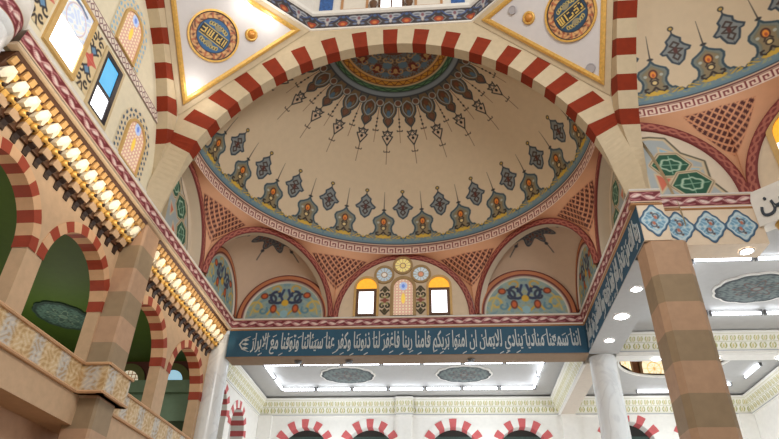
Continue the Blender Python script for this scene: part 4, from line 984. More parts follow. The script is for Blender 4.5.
def dashes(parent, cy, z0, w, h, c1, name='dashed_border'):
    """ring of small painted diamonds round an arched window"""
    n = 220; P = np.zeros((n, 12, 3)); col = np.zeros((n, 12, 3)); path = []
    L = (h - w); tot = 2 * L + PI * w
    for i in range(n):
        s = tot * i / (n - 1)
        for j in range(12):
            k = j / 11; rad = w + 0.26 * k
            if s < L: y, z = -rad, s
            elif s < L + PI * w: a = PI - (s - L) / w; y, z = rad * math.cos(a), L + rad * math.sin(a)
            else: y, z = rad, L - (s - L - PI * w)
            P[i, j] = (XT + 0.015, cy + y, z0 + z)
            q = abs(wrap(s, 0.17) / 0.085) + abs(wrap(k * 2, 1.0) * 2) if False else abs(wrap(s + (0.085 if k > 0.5 else 0), 0.17)) / 0.06 + abs((k * 2 % 1) - 0.5) / 0.42
            col[i, j] = c1 if q < 1 else (232, 216, 184)
    painted(name, P, col, parent)
for cy, z0, c1, lb in ((11.45, 11.1, (74, 96, 116), 'stained glass window with dark dashed border, low on the left wall'), (9.92, 13.5, (150, 196, 222), 'stained glass window with pale blue dashed border, high on the left wall')):
    t = window_empty((XT, cy, z0), lb); w, h = 0.42, 1.3
    mb = MB(); fa = lambda u, v, w_, cy=cy: frt(cy + u, v, w_)
    frame_ring(mb, arched(w + 0.07, z0 - 0.04, z0 + h + 0.07), arched(w, z0, z0 + h), 0.06, 0, fa); mb.build('window_surround', FRAMEG, t)
    stained(t, cy, z0, w, h, lambda u, z, w_: frt(u, z, 0.02), 1.05); dashes(t, cy, z0, w + 0.1, h + 0.1, c1)
def bigmotif(y, z):
    ay = np.abs(y); az = np.abs(z); c = field(y.shape, (232, 210, 166)); aa = 0.03
    for r0, cy_, cz in ((0.13, 0.16, 0.36), (0.1, 0.14, 0.62)): stroke(c, ay, az, spiral(cy_, cz, r0, 0.03, 0.5, 5.5), 0.055, (52, 46, 46), aa)
    blob(c, ay, az, [(0, 0.15), (0.14, 0.3), (0, 0.42), (-0.1, 0.3)], (110, 150, 186), aa, (52, 52, 60), 0.04)
    blob(c, ay, az, [(0, 0.0), (0.3, 0.0), (0.1, 0.08), (0.0, 0.22), (-0.1, 0.05)], (212, 96, 84), aa); stroke(c, ay, az, [(0.02, 0.7), (0.1, 0.85)], 0.05, (60, 52, 50), aa)
    return c
for cy in (7.2, 8.98): o = paint_patch('scroll_ornament', cy - 0.28, cy + 0.28, 11.3, 13.0, bigmotif, None, 60, 150, 0.012); tag(o, 'painted scroll ornament with red star ' + ('between the two upper left windows' if cy > 8 else 'left of the white and floral window'), 'painted ornament', 'window wall ornaments')

# ------------------------------------------------------------------ pendentives with gilt frames
def pend(sx):
    A = np.array([sx * 2.53, YA - 0.02, 17.2]); B = np.array([sx * 6.09, 9.03, 17.2]); Cc = np.array([sx * 6.09, YA - 0.02, 13.8])
    side = 'left' if sx < 0 else 'right'
    n = np.cross(B - A, Cc - A); n /= np.linalg.norm(n)
    if n[1] > 0: n = -n
    G = (A + B + Cc) / 3
    t = empty('pendentive', tuple(G), 'cream pendentive with white gilt-edged triangle at upper ' + side, 'pendentive', 'corner pendentives')
    def tri(k): return [G + (q - G) * k for q in (A, B, Cc)]
    inc = np.mean([0]); 
    def inset(d):
        P3 = [A, B, Cc]; out = []
        for i in range(3):
            p, q, r_ = P3[i], P3[(i + 1) % 3], P3[i - 1]
            u = (q - p) / np.linalg.norm(q - p); v = (r_ - p) / np.linalg.norm(r_ - p); cosa = u @ v; s = math.sqrt(1 - cosa ** 2)
            out.append(p + (u + v) * d / s)
        return out
    mb = MB(); mb.add([A, B, Cc, A - n * 0.1, B - n * 0.1, Cc - n * 0.1], [(0, 1, 2), (3, 5, 4), (0, 3, 4, 1), (1, 4, 5, 2), (2, 5, 3, 0)]); mb.build('plaster_field', CREAM, t)
    i0, i1, i2 = inset(0.17), inset(0.31), inset(0.35)
    mb = MB(); mb.add([q + n * 0.012 for q in i1] + [q - n * 0.01 for q in i1], [(0, 1, 2), (3, 5, 4)]); mb.build('white_panel', PANELW, t)
    for i in range(3):
        j = (i + 1) % 3
        mb = MB(); vs = []
        for (lv, h) in ((i0, 0.004), (i0, 0.05), (inset(0.24), 0.075), (i1, 0.05), (i1, 0.004)): vs += [lv[i] + n * h, lv[j] + n * h]
        mb.add(vs, [(2 * k, 2 * k + 1, 2 * k + 3, 2 * k + 2) for k in range(4)]); mb.build('gilt_frame', GOLD, t)
    ux = np.array([0, 0, 1.0]); ux = ux - n * (ux @ n); ux /= np.linalg.norm(ux)     # up in the plane
    rx = np.cross(n, ux) * -1
    if (rx @ np.array([1, 0, 0])) < 0: rx = -rx
    return t, n, ux, rx
def roundel(sx, cen, n, up, rt, label, rad=0.70, tilt=0.0, bars=()):
    cen = np.array(cen); t = empty('calligraphy_roundel', tuple(cen), label, 'roundel', 'calligraphy roundels')
    fr = lambda u, v, w: cen + rt * u + up * v + n * (0.02 + w)
    m = 64; circ = lambda r: [(r * math.cos(2 * PI * k / m), r * math.sin(2 * PI * k / m)) for k in range(m)]
    mb = MB(); frame_ring(mb, circ(rad * 1.07), circ(rad * 0.99), 0.06, 0.0, fr); mb.build('gilt_rim', GOLD, t)
    an = np.linspace(0, 2 * PI, 260); rr_ = np.linspace(0, rad, 110); AN, RR = np.meshgrid(an, rr_, indexing='ij'); x = RR * np.cos(AN) / rad; y = RR * np.sin(AN) / rad
    r_ = RR / rad; col = field(x.shape, (46, 44, 48)); aa = 0.03
    lay(col, smooth(r_ - 0.95, aa), (196, 140, 96)); 
    q = mottle(AN * 2.2, r_ * 3.2, 6.0); band = (r_ > 0.66) & (r_ < 0.94)
    lay(col, np.where(band & (q > 0.6), 0.85, 0), (222, 180, 120)); lay(col, np.where(band & (q < 0.25), 0.8, 0), (92, 62, 54)); lay(col, np.where(band & (np.abs(np.sin(AN * 7)) > 0.93) , 0.6, 0), (176, 84, 56))
    lay(col, smooth(r_ - 0.71, aa), (40, 44, 52)); lay(col, smooth(r_ - 0.68, aa), (54, 100, 150) if sx < 0 else (40, 72, 100))
    ct, st = math.cos(tilt), math.sin(tilt); u = x * ct + y * st; v = -x * st + y * ct
    for s2 in (1, -1):
        for k in range(7):
            a = -0.9 + 0.3 * k; disc(col, u, v * s2, 0.62 * math.sin(a) * 0.75, 0.28 + 0.16 * math.cos(a), 0.07, 0.09, (206, 180, 104), aa); disc(col, u, v * s2, 0.62 * math.sin(a) * 0.75, 0.30 + 0.15 * math.cos(a), 0.025, 0.05, (50, 56, 66), aa)
        disc(col, u, v * s2, 0, 0.36, 0.16, 0.1, (150, 140, 110), aa)
    lay(col, smooth(np.maximum(np.abs(u) - 0.58, np.abs(v) - 0.235), aa), (206, 178, 100)); lay(col, smooth(np.maximum(np.abs(u) - 0.62, np.abs(v) - 0.19), aa), (44, 50, 60))
    P = cen + x[..., None] * rad * rt + y[..., None] * rad * up + n * 0.045
    painted('painted_disc', P, col, t)
    # block lettering in the middle band
    mb = MB()
    R2 = lambda a, b, w: fr((a * ct - b * st) * rad, (a * st + b * ct) * rad, w)
    for (a0, b0, a1, b1) in [tuple(1.14 * q for q in b_) for b_ in bars]: mb.prism([(a0, b0), (a1, b0), (a1, b1), (a0, b1)], 0.02, 0.04, R2)
    mb.build('gold_lettering', mat('gold_lettering', (220, 186, 100), 0.45, 0.08), t)
    return t
bl = [(-0.50, -0.12, -0.30, -0.07), (-0.50, 0.02, -0.36, 0.07), (-0.36, -0.12, -0.31, 0.12), (-0.26, -0.12, -0.21, 0.13), (-0.17, -0.12, -0.12, 0.13), (-0.08, -0.12, -0.03, 0.13), (-0.26, -0.13, 0.02, -0.09), (0.06, -0.12, 0.11, 0.13), (0.15, -0.12, 0.34, -0.07), (0.15, 0.0, 0.30, 0.05), (0.15, -0.12, 0.19, 0.05), (0.27, -0.12, 0.31, 0.13), (0.38, -0.12, 0.42, 0.13), (0.46, -0.12, 0.50, 0.13)]
br = [(-0.50, -0.14, -0.45, 0.13), (-0.42, -0.14, -0.37, 0.13), (-0.34, -0.14, -0.29, 0.13), (-0.50, -0.14, -0.29, -0.10), (-0.21, -0.14, -0.16, 0.13), (-0.12, -0.13, 0.10, -0.08), (0.05, -0.13, 0.10, 0.0), (-0.10, 0.06, 0.0, 0.1), (0.15, -0.13, 0.32, -0.08), (0.15, -0.02, 0.30, 0.03), (0.27, -0.13, 0.32, 0.03), (0.22, 0.07, 0.34, 0.11), (0.38, -0.13, 0.50, -0.08), (0.45, -0.13, 0.50, 0.04), (0.38, 0.08, 0.46, 0.12)]
tL, nL, uL, rL = pend(-1); tR, nR, uR, rR = pend(1)
roundel(-1, (-5.06, 11.49, 15.84), nL, uL, rL, 'round calligraphy medallion with bright blue centre at upper left', tilt=-0.15, bars=bl)
roundel(1, (5.14, 11.42, 15.83), nR, uR, rR, 'round calligraphy medallion with dark blue centre at upper right', tilt=0.08, bars=br)
def boss(cen, n, label):
    cen = np.array(cen); t = empty('gilt_boss', tuple(cen), label, 'rosette', 'gilt rosettes')
    e1 = np.cross(n, [0, 0, 1]); e1 /= np.linalg.norm(e1); e2 = np.cross(n, e1)
    def ringpts(r, h, k=24): return [tuple(cen + n * h + e1 * r * math.cos(2 * PI * i / k) + e2 * r * math.sin(2 * PI * i / k)) for i in range(k)]
    mb = MB(); rows = [ringpts(*q) for q in ((0.19, 0.01), (0.19, 0.05), (0.15, 0.07), (0.12, 0.05))]
    mb.grid([r_ + [r_[0]] for r_ in rows]); mb.build('rim', GOLD, t)
    mb = MB(); rows = [ringpts(*q) for q in ((0.12, 0.05), (0.09, 0.09), (0.05, 0.11), (0.002, 0.12))]; mb.grid([r_ + [r_[0]] for r_ in rows]); mb.build('hub', mat('amber_gilding', (206, 140, 60), 0.4, 0.1, metal=0.2), t)
boss((-4.12, 11.91, 16.31), nL, 'small gilt rosette near the point of the left white triangle'); boss((4.10, 11.89, 16.35), nR, 'small gilt rosette near the point of the right white triangle')
def downlight(cen, n, r, label, m=LAMP, group='recessed downlights', rim=WMOULD):
    cen = np.array(cen, float); n = np.array(n, float); n /= np.linalg.norm(n); t = empty('downlight', tuple(cen), label, 'downlight', group)
    e1 = np.cross(n, [0.3, 0.2, 1] if abs(n[2]) < 0.9 else [1, 0, 0]); e1 /= np.linalg.norm(e1); e2 = np.cross(n, e1)
    def rp(r_, h, k=20): return [tuple(cen + n * h + e1 * r_ * math.cos(2 * PI * i / k) + e2 * r_ * math.sin(2 * PI * i / k)) for i in range(k + 1)]
    mb = MB(); mb.grid([rp(r * 1.25, 0.002), rp(r * 1.25, 0.02), rp(r, 0.025), rp(r, 0.01)]); mb.build('trim_ring', rim, t)
    mb = MB(); mb.grid([rp(r, 0.015), rp(0.001, 0.02)]); mb.build('lens', m, t)
    return t
downlight(np.array((-5.66, 12.22, 14.54)) + nL * 0.02, nL, 0.10, 'lit spotlight in the lower corner of the left white triangle', WLAMP, 'pendentive spotlights')
downlight(np.array((-4.2, 11.26, 16.87)) + nL * 0.05, nL, 0.09, 'lit spotlight on the upper gilt edge of the left triangle', WLAMP, 'pendentive spotlights')
downlight(np.array((-3.62, 11.84, 16.86)) + nL * 0.05, nL, 0.09, 'lit spotlight near the tip of the left triangle frame', WLAMP, 'pendentive spotlights')
downlight(np.array((5.63, 12.25, 14.55)) + nR * 0.02, nR, 0.11, 'unlit grey spotlight in the lower corner of the right white triangle', GREYL, 'pendentive spotlights', GREYL)
downlight(np.array((3.68, 11.9, 16.75)) + nR * 0.05, nR, 0.1, 'unlit grey spotlight by the tip of the right triangle frame', GREYL, 'pendentive spotlights', GREYL)

# ------------------------------------------------------------------ drum band of the main dome (octagon)
YD = YA - S            # centre of the central bay
def oct_ring(ap): return [(ap / math.cos(PI / 8) * math.cos(PI / 8 + k * PI / 4), YD + ap / math.cos(PI / 8) * math.sin(PI / 8 + k * PI / 4)) for k in range(8)]
t = empty('drum_frieze', (0, YD + 6.08, 17.2), 'dark ornate frieze round the foot of the main dome at the top', 'frieze')
def frieze_paint(s, v, h, p):
    aa = 0.03; col = field(s.shape, (58, 52, 54)); x = wrap(s, p); y = v / h; ax = np.abs(x) / p; xs = np.abs(wrap(s - p / 2, p)) / p
    mm = mottle(ax * 6, y * 2, 5.0); lay(col, np.where(mm > 0.66, 0.6, 0), (84, 72, 72))
    disc(col, ax, y, 0.0, 0.62, 0.10, 0.24, (176, 176, 178), aa); disc(col, ax, y, 0.17, 0.72, 0.16, 0.15, (168, 172, 178), aa); disc(col, ax, y, 0.18, 0.70, 0.10, 0.07, (110, 112, 124), aa); disc(col, ax, y, 0, 0.66, 0.05, 0.13, (128, 84, 92), aa)
    stroke(col, ax, y, [(0, 0.36), (0.15, 0.46), (0.3, 0.62), (0.40, 0.86)], 0.05, (64, 86, 138), aa); disc(col, ax, y, 0, 0.32, 0.05, 0.14, (190, 180, 172), aa); disc(col, ax, y, 0.12, 0.24, 0.07, 0.08, (112, 124, 150), aa)
    disc(col, xs, y, 0, 0.28, 0.15, 0.2, (160, 66, 42), aa); disc(col, xs, y, 0, 0.26, 0.07, 0.1, (204, 120, 62), aa); disc(col, xs, y, 0.0, 0.80, 0.06, 0.1, (74, 96, 138), aa)
    stroke(col, xs, y, [(0.12, 0.1), (0.22, 0.32), (0.12, 0.54)], 0.04, (140, 136, 136), aa)
    lay(col, np.where((y < 0.06) | (y > 0.95), 1.0, 0), (84, 76, 72)); return col
ro = oct_ring(6.07)
for k in range(8):
    a = np.array(ro[k]); b = np.array(ro[(k + 1) % 8]); L = np.linalg.norm(b - a)
    if (a[1] + b[1]) / 2 < YD + 1: continue
    ns = 230; S_, V = np.meshgrid(np.linspace(0, L, ns), np.linspace(0, 0.62, 40), indexing='ij')
    xy = a + (b - a) * (S_ / L)[..., None]; cdir = np.array([0, YD]) - (a + b) / 2; cdir /= np.linalg.norm(cdir)
    xy = xy - cdir * (0.12 * V / 0.62)[..., None] * -1 if False else xy
    painted('frieze_band', np.concatenate([xy, (17.24 + V)[..., None]], -1), frieze_paint(S_ - L / 2, V, 0.62, L / 5.0), t)
def oct_mould(prof, nm, m):
    mb = MB(); rows = [[(x, y, z) for x, y in oct_ring(ap)] for ap, z in prof]
    for r0, r1 in zip(rows[:-1], rows[1:]):
        for i in range(8):
            j = (i + 1) % 8; mb.quad(r0[i], r0[j], r1[j], r1[i])
    return mb.build(nm, m, t)
oct_mould([(6.12, 17.18), (6.05, 17.18), (6.03, 17.21), (6.07, 17.25)], 'lower_fillet', WMOULD)
oct_mould([(6.08, 17.85), (6.0, 17.88), (5.97, 17.98), (6.08, 18.06), (6.2, 18.06)], 'white_cornice', WMOULD)
rd = oct_ring(6.18); mb = MB()
for k in range(8):
    a, b = rd[k], rd[(k + 1) % 8]
    if (a[1] + b[1]) / 2 > YD - 1: mb.quad((*a, 17.9), (*b, 17.9), (*b, 20.0), (*a, 20.0))
tag(mb.build('wall_drum', mat('drum_white', (232, 226, 216), 0.6, 0.03)), kind='structure')
frw = lambda u, v, w: (u, YD + 6.18 - w, v)
tw = window_empty((0, YD + 6.18, 18.14), 'drum window cut off by the top edge')
mb = MB(); frame_ring(mb, [(-0.42, 18.12), (0.42, 18.12), (0.42, 19.54), (-0.42, 19.54)], [(-0.34, 18.18), (0.34, 18.18), (0.34, 19.44), (-0.34, 19.44)], 0.05, 0, frw); mb.prism([(-0.03, 18.18), (0.03, 18.18), (0.03, 19.44), (-0.03, 19.44)], 0.02, 0.05, frw); mb.build('window_frame', FRAMEB, tw)
mb = MB(); mb.prism([(-0.34, 18.18), (0.34, 18.18), (0.34, 19.44), (-0.34, 19.44)], 0.006, 0.015, frw); mb.build('pane', DAY, tw)
for cx, sd in ((-1.2, 'left'), (1.2, 'right')):
    tp = empty('framed_panel', (cx, YD + 6.18, 18.14), 'ochre framed drum panel %s of the topmost window' % sd, 'panel', 'drum panels')
    mb = MB(); frame_ring(mb, [(cx - 0.45, 18.14), (cx + 0.45, 18.14), (cx + 0.45, 19.54), (cx - 0.45, 19.54)], [(cx - 0.37, 18.22), (cx + 0.37, 18.22), (cx + 0.37, 19.44), (cx - 0.37, 19.44)], 0.04, 0, frw); mb.build('panel_frame', ORANGE, tp)
    mb = MB(); mb.prism([(cx - 0.37, 18.22), (cx + 0.37, 18.22), (cx + 0.37, 19.44), (cx - 0.37, 19.44)], 0.004, 0.012, frw); mb.build('panel_field', PALE, tp)
    cu = cx * 0.475 ; mb = MB(); mb.lathe([(0.0, 18.11), (0.09, 18.11), (0.05, 18.16), (0.1, 18.22), (0.14, 18.34), (0.08, 18.44), (0.0, 18.44)], (cu, YD + 6.08, 0), 16); o = mb.build('brown_urn', FRAMEB); tag(o, 'small brown urn ornament on the drum ledge, %s of the window' % sd, 'urn', 'drum urns')
    cb = cx * 1.78; mb = MB(); mb.prism([(cb - 0.22, 18.14), (cb + 0.22, 18.14), (cb + 0.22, 19.44), (cb - 0.22, 19.44)], 0.004, 0.03, frw); o = mb.build('blue_tile_panel', mat('blue_tile', (52, 96, 160), 0.35, 0.35, 12)); tag(o, 'blue tile panel at the %s end of the drum wall' % sd, 'tile panel', 'drum tile panels')

# ------------------------------------------------------------------ outer aisles: walls, ceilings, cornices
YF, XR = 26.0, 13.6; ZK = 9.75
FWALL = mat('aisle_cream_wall', (240, 236, 228), 0.65, 0.03)
farc = [(-4.57, 1.02, 7.52), (-1.82, 1.02, 7.52), (1.63, 1.02, 7.52), (4.45, 1.02, 7.52), (8.62, 1.05, 7.7), (11.6, 1.05, 7.7)]
frf = lambda u, w, z: (u, YF + w, z)
arcade_wall('wall_far', frf, -6.7, XR + 0.2, 0.2, ZK + 0.3, farc, 0.5, FWALL)
for k, (c, r, zs) in enumerate(farc):
    lb = ['leftmost arch on the far aisle wall', 'second arch on the far aisle wall, left of the pilaster', 'arch on the far aisle wall right of the pilaster', 'arch on the far aisle wall near the right beam', 'far wall arch between the right marble column and the big pier', 'far wall arch hidden mostly behind the big right pier'][k]
    striped_arch(frf, c, r + 0.0, zs, 0.32, 0.5, 6, 'pink-red and cream striped ' + lb, 'far wall arches', [FWALL, RED_PINK])
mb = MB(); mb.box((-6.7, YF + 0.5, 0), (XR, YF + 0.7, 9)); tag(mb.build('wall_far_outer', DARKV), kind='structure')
mb = MB()
for c, r, zs in farc: mb.box((c - 1.0, YF + 0.46, 8.05), (c + 1.0, YF + 0.5, 8.25)); mb.box((c - 1.0, YF + 0.44, 7.0), (c + 1.0, YF + 0.5, 7.9))
tag(mb.build('trim_5', mat('dark_teal_panel', (58, 78, 72), 0.6, 0.3, 20)), kind='structure')
fra = lambda u, w, z: (-6.6 - w, u, z)
aarc = [(21.1, 0.85, 7.85), (23.35, 0.85, 7.7)]
arcade_wall('wall_left_aisle', fra, 20.0, YF, 0.2, ZK + 0.3, aarc, 0.5, FWALL)
for (c, r, zs), lb in zip(aarc, ('nearer arch in the left aisle wall behind the marble column', 'farther arch in the left aisle wall behind the marble column')): striped_arch(fra, c, r, zs, 0.27, 0.5, 6, 'striped red and white ' + lb, 'left aisle arches', [FWALL, RED_PINK])
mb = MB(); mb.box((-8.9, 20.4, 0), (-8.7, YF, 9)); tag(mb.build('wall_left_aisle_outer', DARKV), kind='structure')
mb = MB(); mb.box((XR, 11.0, 0), (XR + 0.2, YF, ZK + 0.3)); tag(mb.build('wall_right', FWALL), kind='structure')
for cx in (-0.36, 6.35, -6.3, 13.3):
    mb = MB(); mb.box((cx - 0.29, YF - 0.12, 0.2), (cx + 0.29, YF + 0.02, 9.0)); o = mb.build('pilaster', FWALL); tag(o, {-0.36: 'flat cream pilaster in the middle of the far aisle wall', 6.35: 'flat cream pilaster on the far wall below the depth beam', -6.3: 'flat cream pilaster in the far left corner of the aisle', 13.3: 'flat cream pilaster in the far right corner of the aisle'}[cx], 'pilaster', 'far wall pilasters')
# ceiling with trays: rectangles around holes
def ceil_rect(mb, x0, x1, y0, y1, hole, rec=0.10):
    hx0, hx1, hy0, hy1 = hole
    for a, b, c, d in ((x0, x1, y0, hy0), (x0, x1, hy1, y1), (x0, hx0, hy0, hy1), (hx1, x1, hy0, hy1)): mb.quad((a, c, ZK), (b, c, ZK), (b, d, ZK), (a, d, ZK))
    zt = ZK + rec
    mb.quad((hx0, hy0, zt), (hx1, hy0, zt), (hx1, hy1, zt), (hx0, hy1, zt))
    for p, q in (((hx0, hy0), (hx1, hy0)), ((hx1, hy0), (hx1, hy1)), ((hx1, hy1), (hx0, hy1)), ((hx0, hy1), (hx0, hy0))): mb.quad((*p, ZK), (*q, ZK), (*q, zt), (*p, zt))
T1 = (-5.45, 5.0, 21.6, 24.75); T2 = (7.75, 12.6, 14.35, 17.95)
mb = MB(); ceil_rect(mb, -6.7, 6.1, 20.1, YF + 0.1, T1); ceil_rect(mb, 6.9, XR + 0.1, 12.9, 19.5, T2)
# third bay with a round opening into a small lantern
LC = (9.55, 21.75); LR = 1.95; n = 48
angs = sorted([2 * PI * k / n for k in range(n)] + [math.atan2(y_ - LC[1], x_ - LC[0]) % (2 * PI) for x_ in (6.3, XR + 0.1) for y_ in (19.6, YF + 0.1)]); n = len(angs)
pts = [(LC[0] + LR * math.cos(a_), LC[1] + LR * math.sin(a_)) for a_ in angs]
def sqr(p):
    dx, dy = p[0] - LC[0], p[1] - LC[1]; x0, x1, y0, y1 = 6.3 - LC[0], XR + 0.1 - LC[0], 19.6 - LC[1], YF + 0.1 - LC[1]
    k = min([c for c in ((x1 / dx if dx > 1e-9 else 9e9), (x0 / dx if dx < -1e-9 else 9e9), (y1 / dy if dy > 1e-9 else 9e9), (y0 / dy if dy < -1e-9 else 9e9))]); return (LC[0] + dx * k, LC[1] + dy * k)
corners = []
for k in range(n):
    a, b = pts[k], pts[(k + 1) % n]; mb.quad((*a, ZK), (*b, ZK), (*sqr(b), ZK), (*sqr(a), ZK))
tag(mb.build('ceiling', WHITE), kind='structure')
t = empty('lantern_dome', (LC[0], LC[1], ZK), 'small brown lantern dome with lit arched windows seen through the aisle ceiling', 'lantern')
mb = MB(); mb.lathe([(LR + 0.02, ZK - 0.01), (LR + 0.02, ZK + 1.5), (LR * 0.8, ZK + 2.3), (0.02, ZK + 2.7)], (*LC, 0), 48); mb.build('drum_wall', mat('lantern_brown', (128, 78, 44), 0.6, 0.25, 5), t)
mb = MB(); mb.lathe([(LR + 0.02, ZK - 0.005), (LR - 0.04, ZK - 0.005), (LR - 0.04, ZK + 0.08)], (*LC, 0), 48); mb.build('rim', WMOULD, t)
for a in (96, 141, 51, 6, 186):
    a *= D2R; d_ = np.array([math.cos(a), math.sin(a)]); tt = np.array([-d_[1], d_[0]]) * -1
    fl = lambda u, v, w: (LC[0] + d_[0] * (LR - 0.1 - w) + tt[0] * u, LC[1] + d_[1] * (LR - 0.1 - w) + tt[1] * u, v)
    mb = MB(); frame_ring(mb, arched(0.56, ZK + 0.1, ZK + 0.92), arched(0.46, ZK + 0.1, ZK + 0.82), 0.04, -0.1, fl); wf = mb.build('lantern_window', mat('lantern_surround', (150, 120, 84), 0.6, 0.1), t)
    u = np.linspace(-1, 1, 30); v = np.linspace(0, 1, 40); U, V = np.meshgrid(u, v, indexing='ij'); X = U * 0.46; Z = V * (0.26 + np.sqrt(np.maximum(0, 0.46 ** 2 - X * X)))
    col = field(X.shape, (255, 238, 200)); an_ = np.arctan2(Z - 0.2, X); rr_ = np.sqrt(X ** 2 + (Z - 0.2) ** 2); lay(col, smooth(np.abs(np.sin(an_ * 5)) * rr_ * 0.5 - 0.02, 0.03), (206, 158, 92)); lay(col, smooth(np.abs(rr_ - 0.26) - 0.015, 0.02), (206, 158, 92))
    P = np.zeros(X.shape + (3,))
    for i in range(30):
        for j in range(40): P[i, j] = fl(X[i, j], ZK + 0.1 + Z[i, j], 0.01)
    painted('patterned_pane', P, col, wf, mat_paint('lit_lantern_glass', 0.3, emit=0.9))
# beams
mb = MB(); mb.box((6.0, 20.1, 9.0), (6.62, YF, ZK + 0.05)); o = mb.build('depth_beam', mat('beam_brown_white', (214, 200, 184), 0.6, 0.04)); tag(o, 'white beam running from the right marble column back to the far wall', 'beam')
mb = MB(); mb.box((6.9, 19.5, 9.02), (XR, 20.0, ZK + 0.05)); o = mb.build('cross_beam', WMOULD); tag(o, 'white beam crossing the right aisle behind the big pier', 'beam')
# acanthus cornices
def leaf_cornice(a, b, nrm, label, z0=9.0, z1=9.62):
    t = empty('acanthus_cornice', (a[0], a[1], z0), label, 'cornice', 'acanthus cornices')
    a = np.array(a, float); b = np.array(b, float); L = np.linalg.norm(b - a); tx = (b - a) / L; nr = np.array(nrm, float)
    ns = max(20, int(L / 0.025)); V = np.linspace(0, 1, 30); S_, VV = np.meshgrid(np.linspace(0, L, ns), V, indexing='ij')
    out = 0.05 + 0.10 * np.clip(VV * 2, 0, 1) ** 2 + 0.16 * np.clip(VV * 2 - 1, 0, 1) ** 1.5
    col = field(S_.shape, (236, 232, 220)); aa = 0.04
    for v0, v1, p, c in ((0.16, 0.46, 0.30, (164, 160, 76)), (0.58, 0.86, 0.24, (176, 172, 92))):
        x = np.abs(wrap(S_, p)) / p; y = (VV - v0) / (v1 - v0); q = np.where((y > 0) & (y < 1), 1.0, 0)
        lay(col, q * smooth(np.abs(x - 0.16 - 0.14 * np.sin(y * PI)) - 0.07, aa), c); lay(col, q * smooth(sd_ell(x, y, 0, 0.45, 0.1, 0.4), aa), (206, 190, 130))
    for vv in (0.12, 0.52, 0.92): lay(col, smooth(np.abs(VV - vv) - 0.012, 0.02), (196, 190, 160))
    lay(col, np.where(VV < 0.05, 1.0, 0), (150, 150, 158))
    P = np.zeros(S_.shape + (3,)); xy = a + tx * S_[..., None] + nr * out[..., None]; P[..., :2] = xy; P[..., 2] = z0 + (z1 - z0) * VV
    painted('leaf_face', P, col, t)
    mb = MB(); mb.prism([(-0.02, z1), (0.33, z1), (0.33, z1 + 0.05), (-0.02, z1 + 0.13)], 0, L, lambda o_, z, s: (*(a + tx * s + nr * o_), z)); mb.prism([(-0.02, z0 - 0.04), (0.06, z0 - 0.04), (0.06, z0), (-0.02, z0)], 0, L, lambda o_, z, s: (*(a + tx * s + nr * o_), z)); mb.build('moulding', WMOULD, t)
    return t
leaf_cornice((-6.6, YF), (6.0, YF), (0, -1), 'green and gold leaf cornice along the far aisle wall')
leaf_cornice((-6.6, 20.1), (-6.6, YF), (1, 0), 'green and gold leaf cornice on the left aisle wall')
leaf_cornice((6.0, 20.1), (6.0, YF), (-1, 0), 'green and gold leaf cornice on the beam above the right marble column')
leaf_cornice((6.62, YF), (XR, YF), (0, -1), 'green and gold leaf cornice on the far wall of the right aisle')
leaf_cornice((6.95, 19.5), (XR, 19.5), (0, -1), 'green and gold leaf cornice on the cross beam behind the pier', 9.14, 9.66)
leaf_cornice((XR, 20.0), (XR, YF), (-1, 0), 'green and gold leaf cornice on the right side wall')
for cx in (-0.36,):
    t = leaf_cornice((cx - 0.36, YF - 0.12), (cx + 0.36, YF - 0.12), (0, -1), 'projecting leaf cornice block over the middle pilaster')
# medallions, tubes, downlights
zt = ZK + 0.10
ceiling_medallion(-2.45, 23.35, zt, 1.02, 0.88, 'grey rosette medallion left of centre on the white ceiling behind the blue beam', GREY4, WMOULD)
ceiling_medallion(2.1, 23.35, zt, 1.02, 0.88, 'grey rosette medallion right of centre on the white ceiling behind the blue beam', GREY4, WMOULD)
ceiling_medallion(10.25, 16.45, zt, 1.12, 0.88, 'large grey rosette medallion on the white ceiling right of the big pier', GREY4, WMOULD)
def tube(p, d, L, label, group, z):
    p = np.array(p, float); d = np.array(d, float)
    t = empty('fluorescent_tube', (p[0], p[1], z), label, 'tube light', group)
    nrm = np.array([-d[1], d[0]])
    mb = MB(); k = 10; rows = []
    for s in (0.04, L - 0.04): rows.append([(*(p + d * s + nrm * 0.045 * math.cos(2 * PI * i / k)), z + 0.045 * math.sin(2 * PI * i / k)) for i in range(k + 1)])
    mb.grid(rows); mb.build('lit_tube', TUBE, t)
    for s in (0.0, L - 0.05):
        mb = MB(); q = p + d * s; r_ = p + d * (s + 0.05)
        mb.prism([(-0.05, -0.06), (0.05, -0.06), (0.05, 0.10), (-0.05, 0.10)], s, s + 0.05, lambda u, v, w: (*(p + d * w + nrm * u), z + v)); mb.build('end_cap', GREYM, t)
names = ['first', 'second', 'third', 'fourth', 'fifth', 'sixth', 'seventh']
for k in range(7): tube((T1[0] + 0.05 + 1.49 * k, T1[3] - 0.12), (1, 0), 1.44, 'fluorescent tube in the back row behind the blue beam, %s from the left' % names[k], 'back tray tubes', ZK - 0.07)
for k in range(7): tube((T1[0] + 0.05 + 1.49 * k, T1[2] + 0.12), (1, 0), 1.44, 'fluorescent tube just behind the lower edge of the blue beam, %s from the left' % names[k], 'back tray tubes', ZK - 0.07)
for xx, sd in ((T1[0] + 0.12, 'left'), (T1[1] - 0.12, 'right')):
    for k in range(2): tube((xx, T1[2] + 0.15 + 1.45 * k), (0, 1), 1.4, '%s fluorescent tube on the %s end of the tray behind the blue beam' % (('front', 'rear')[k], sd), 'back tray tubes', ZK - 0.07)
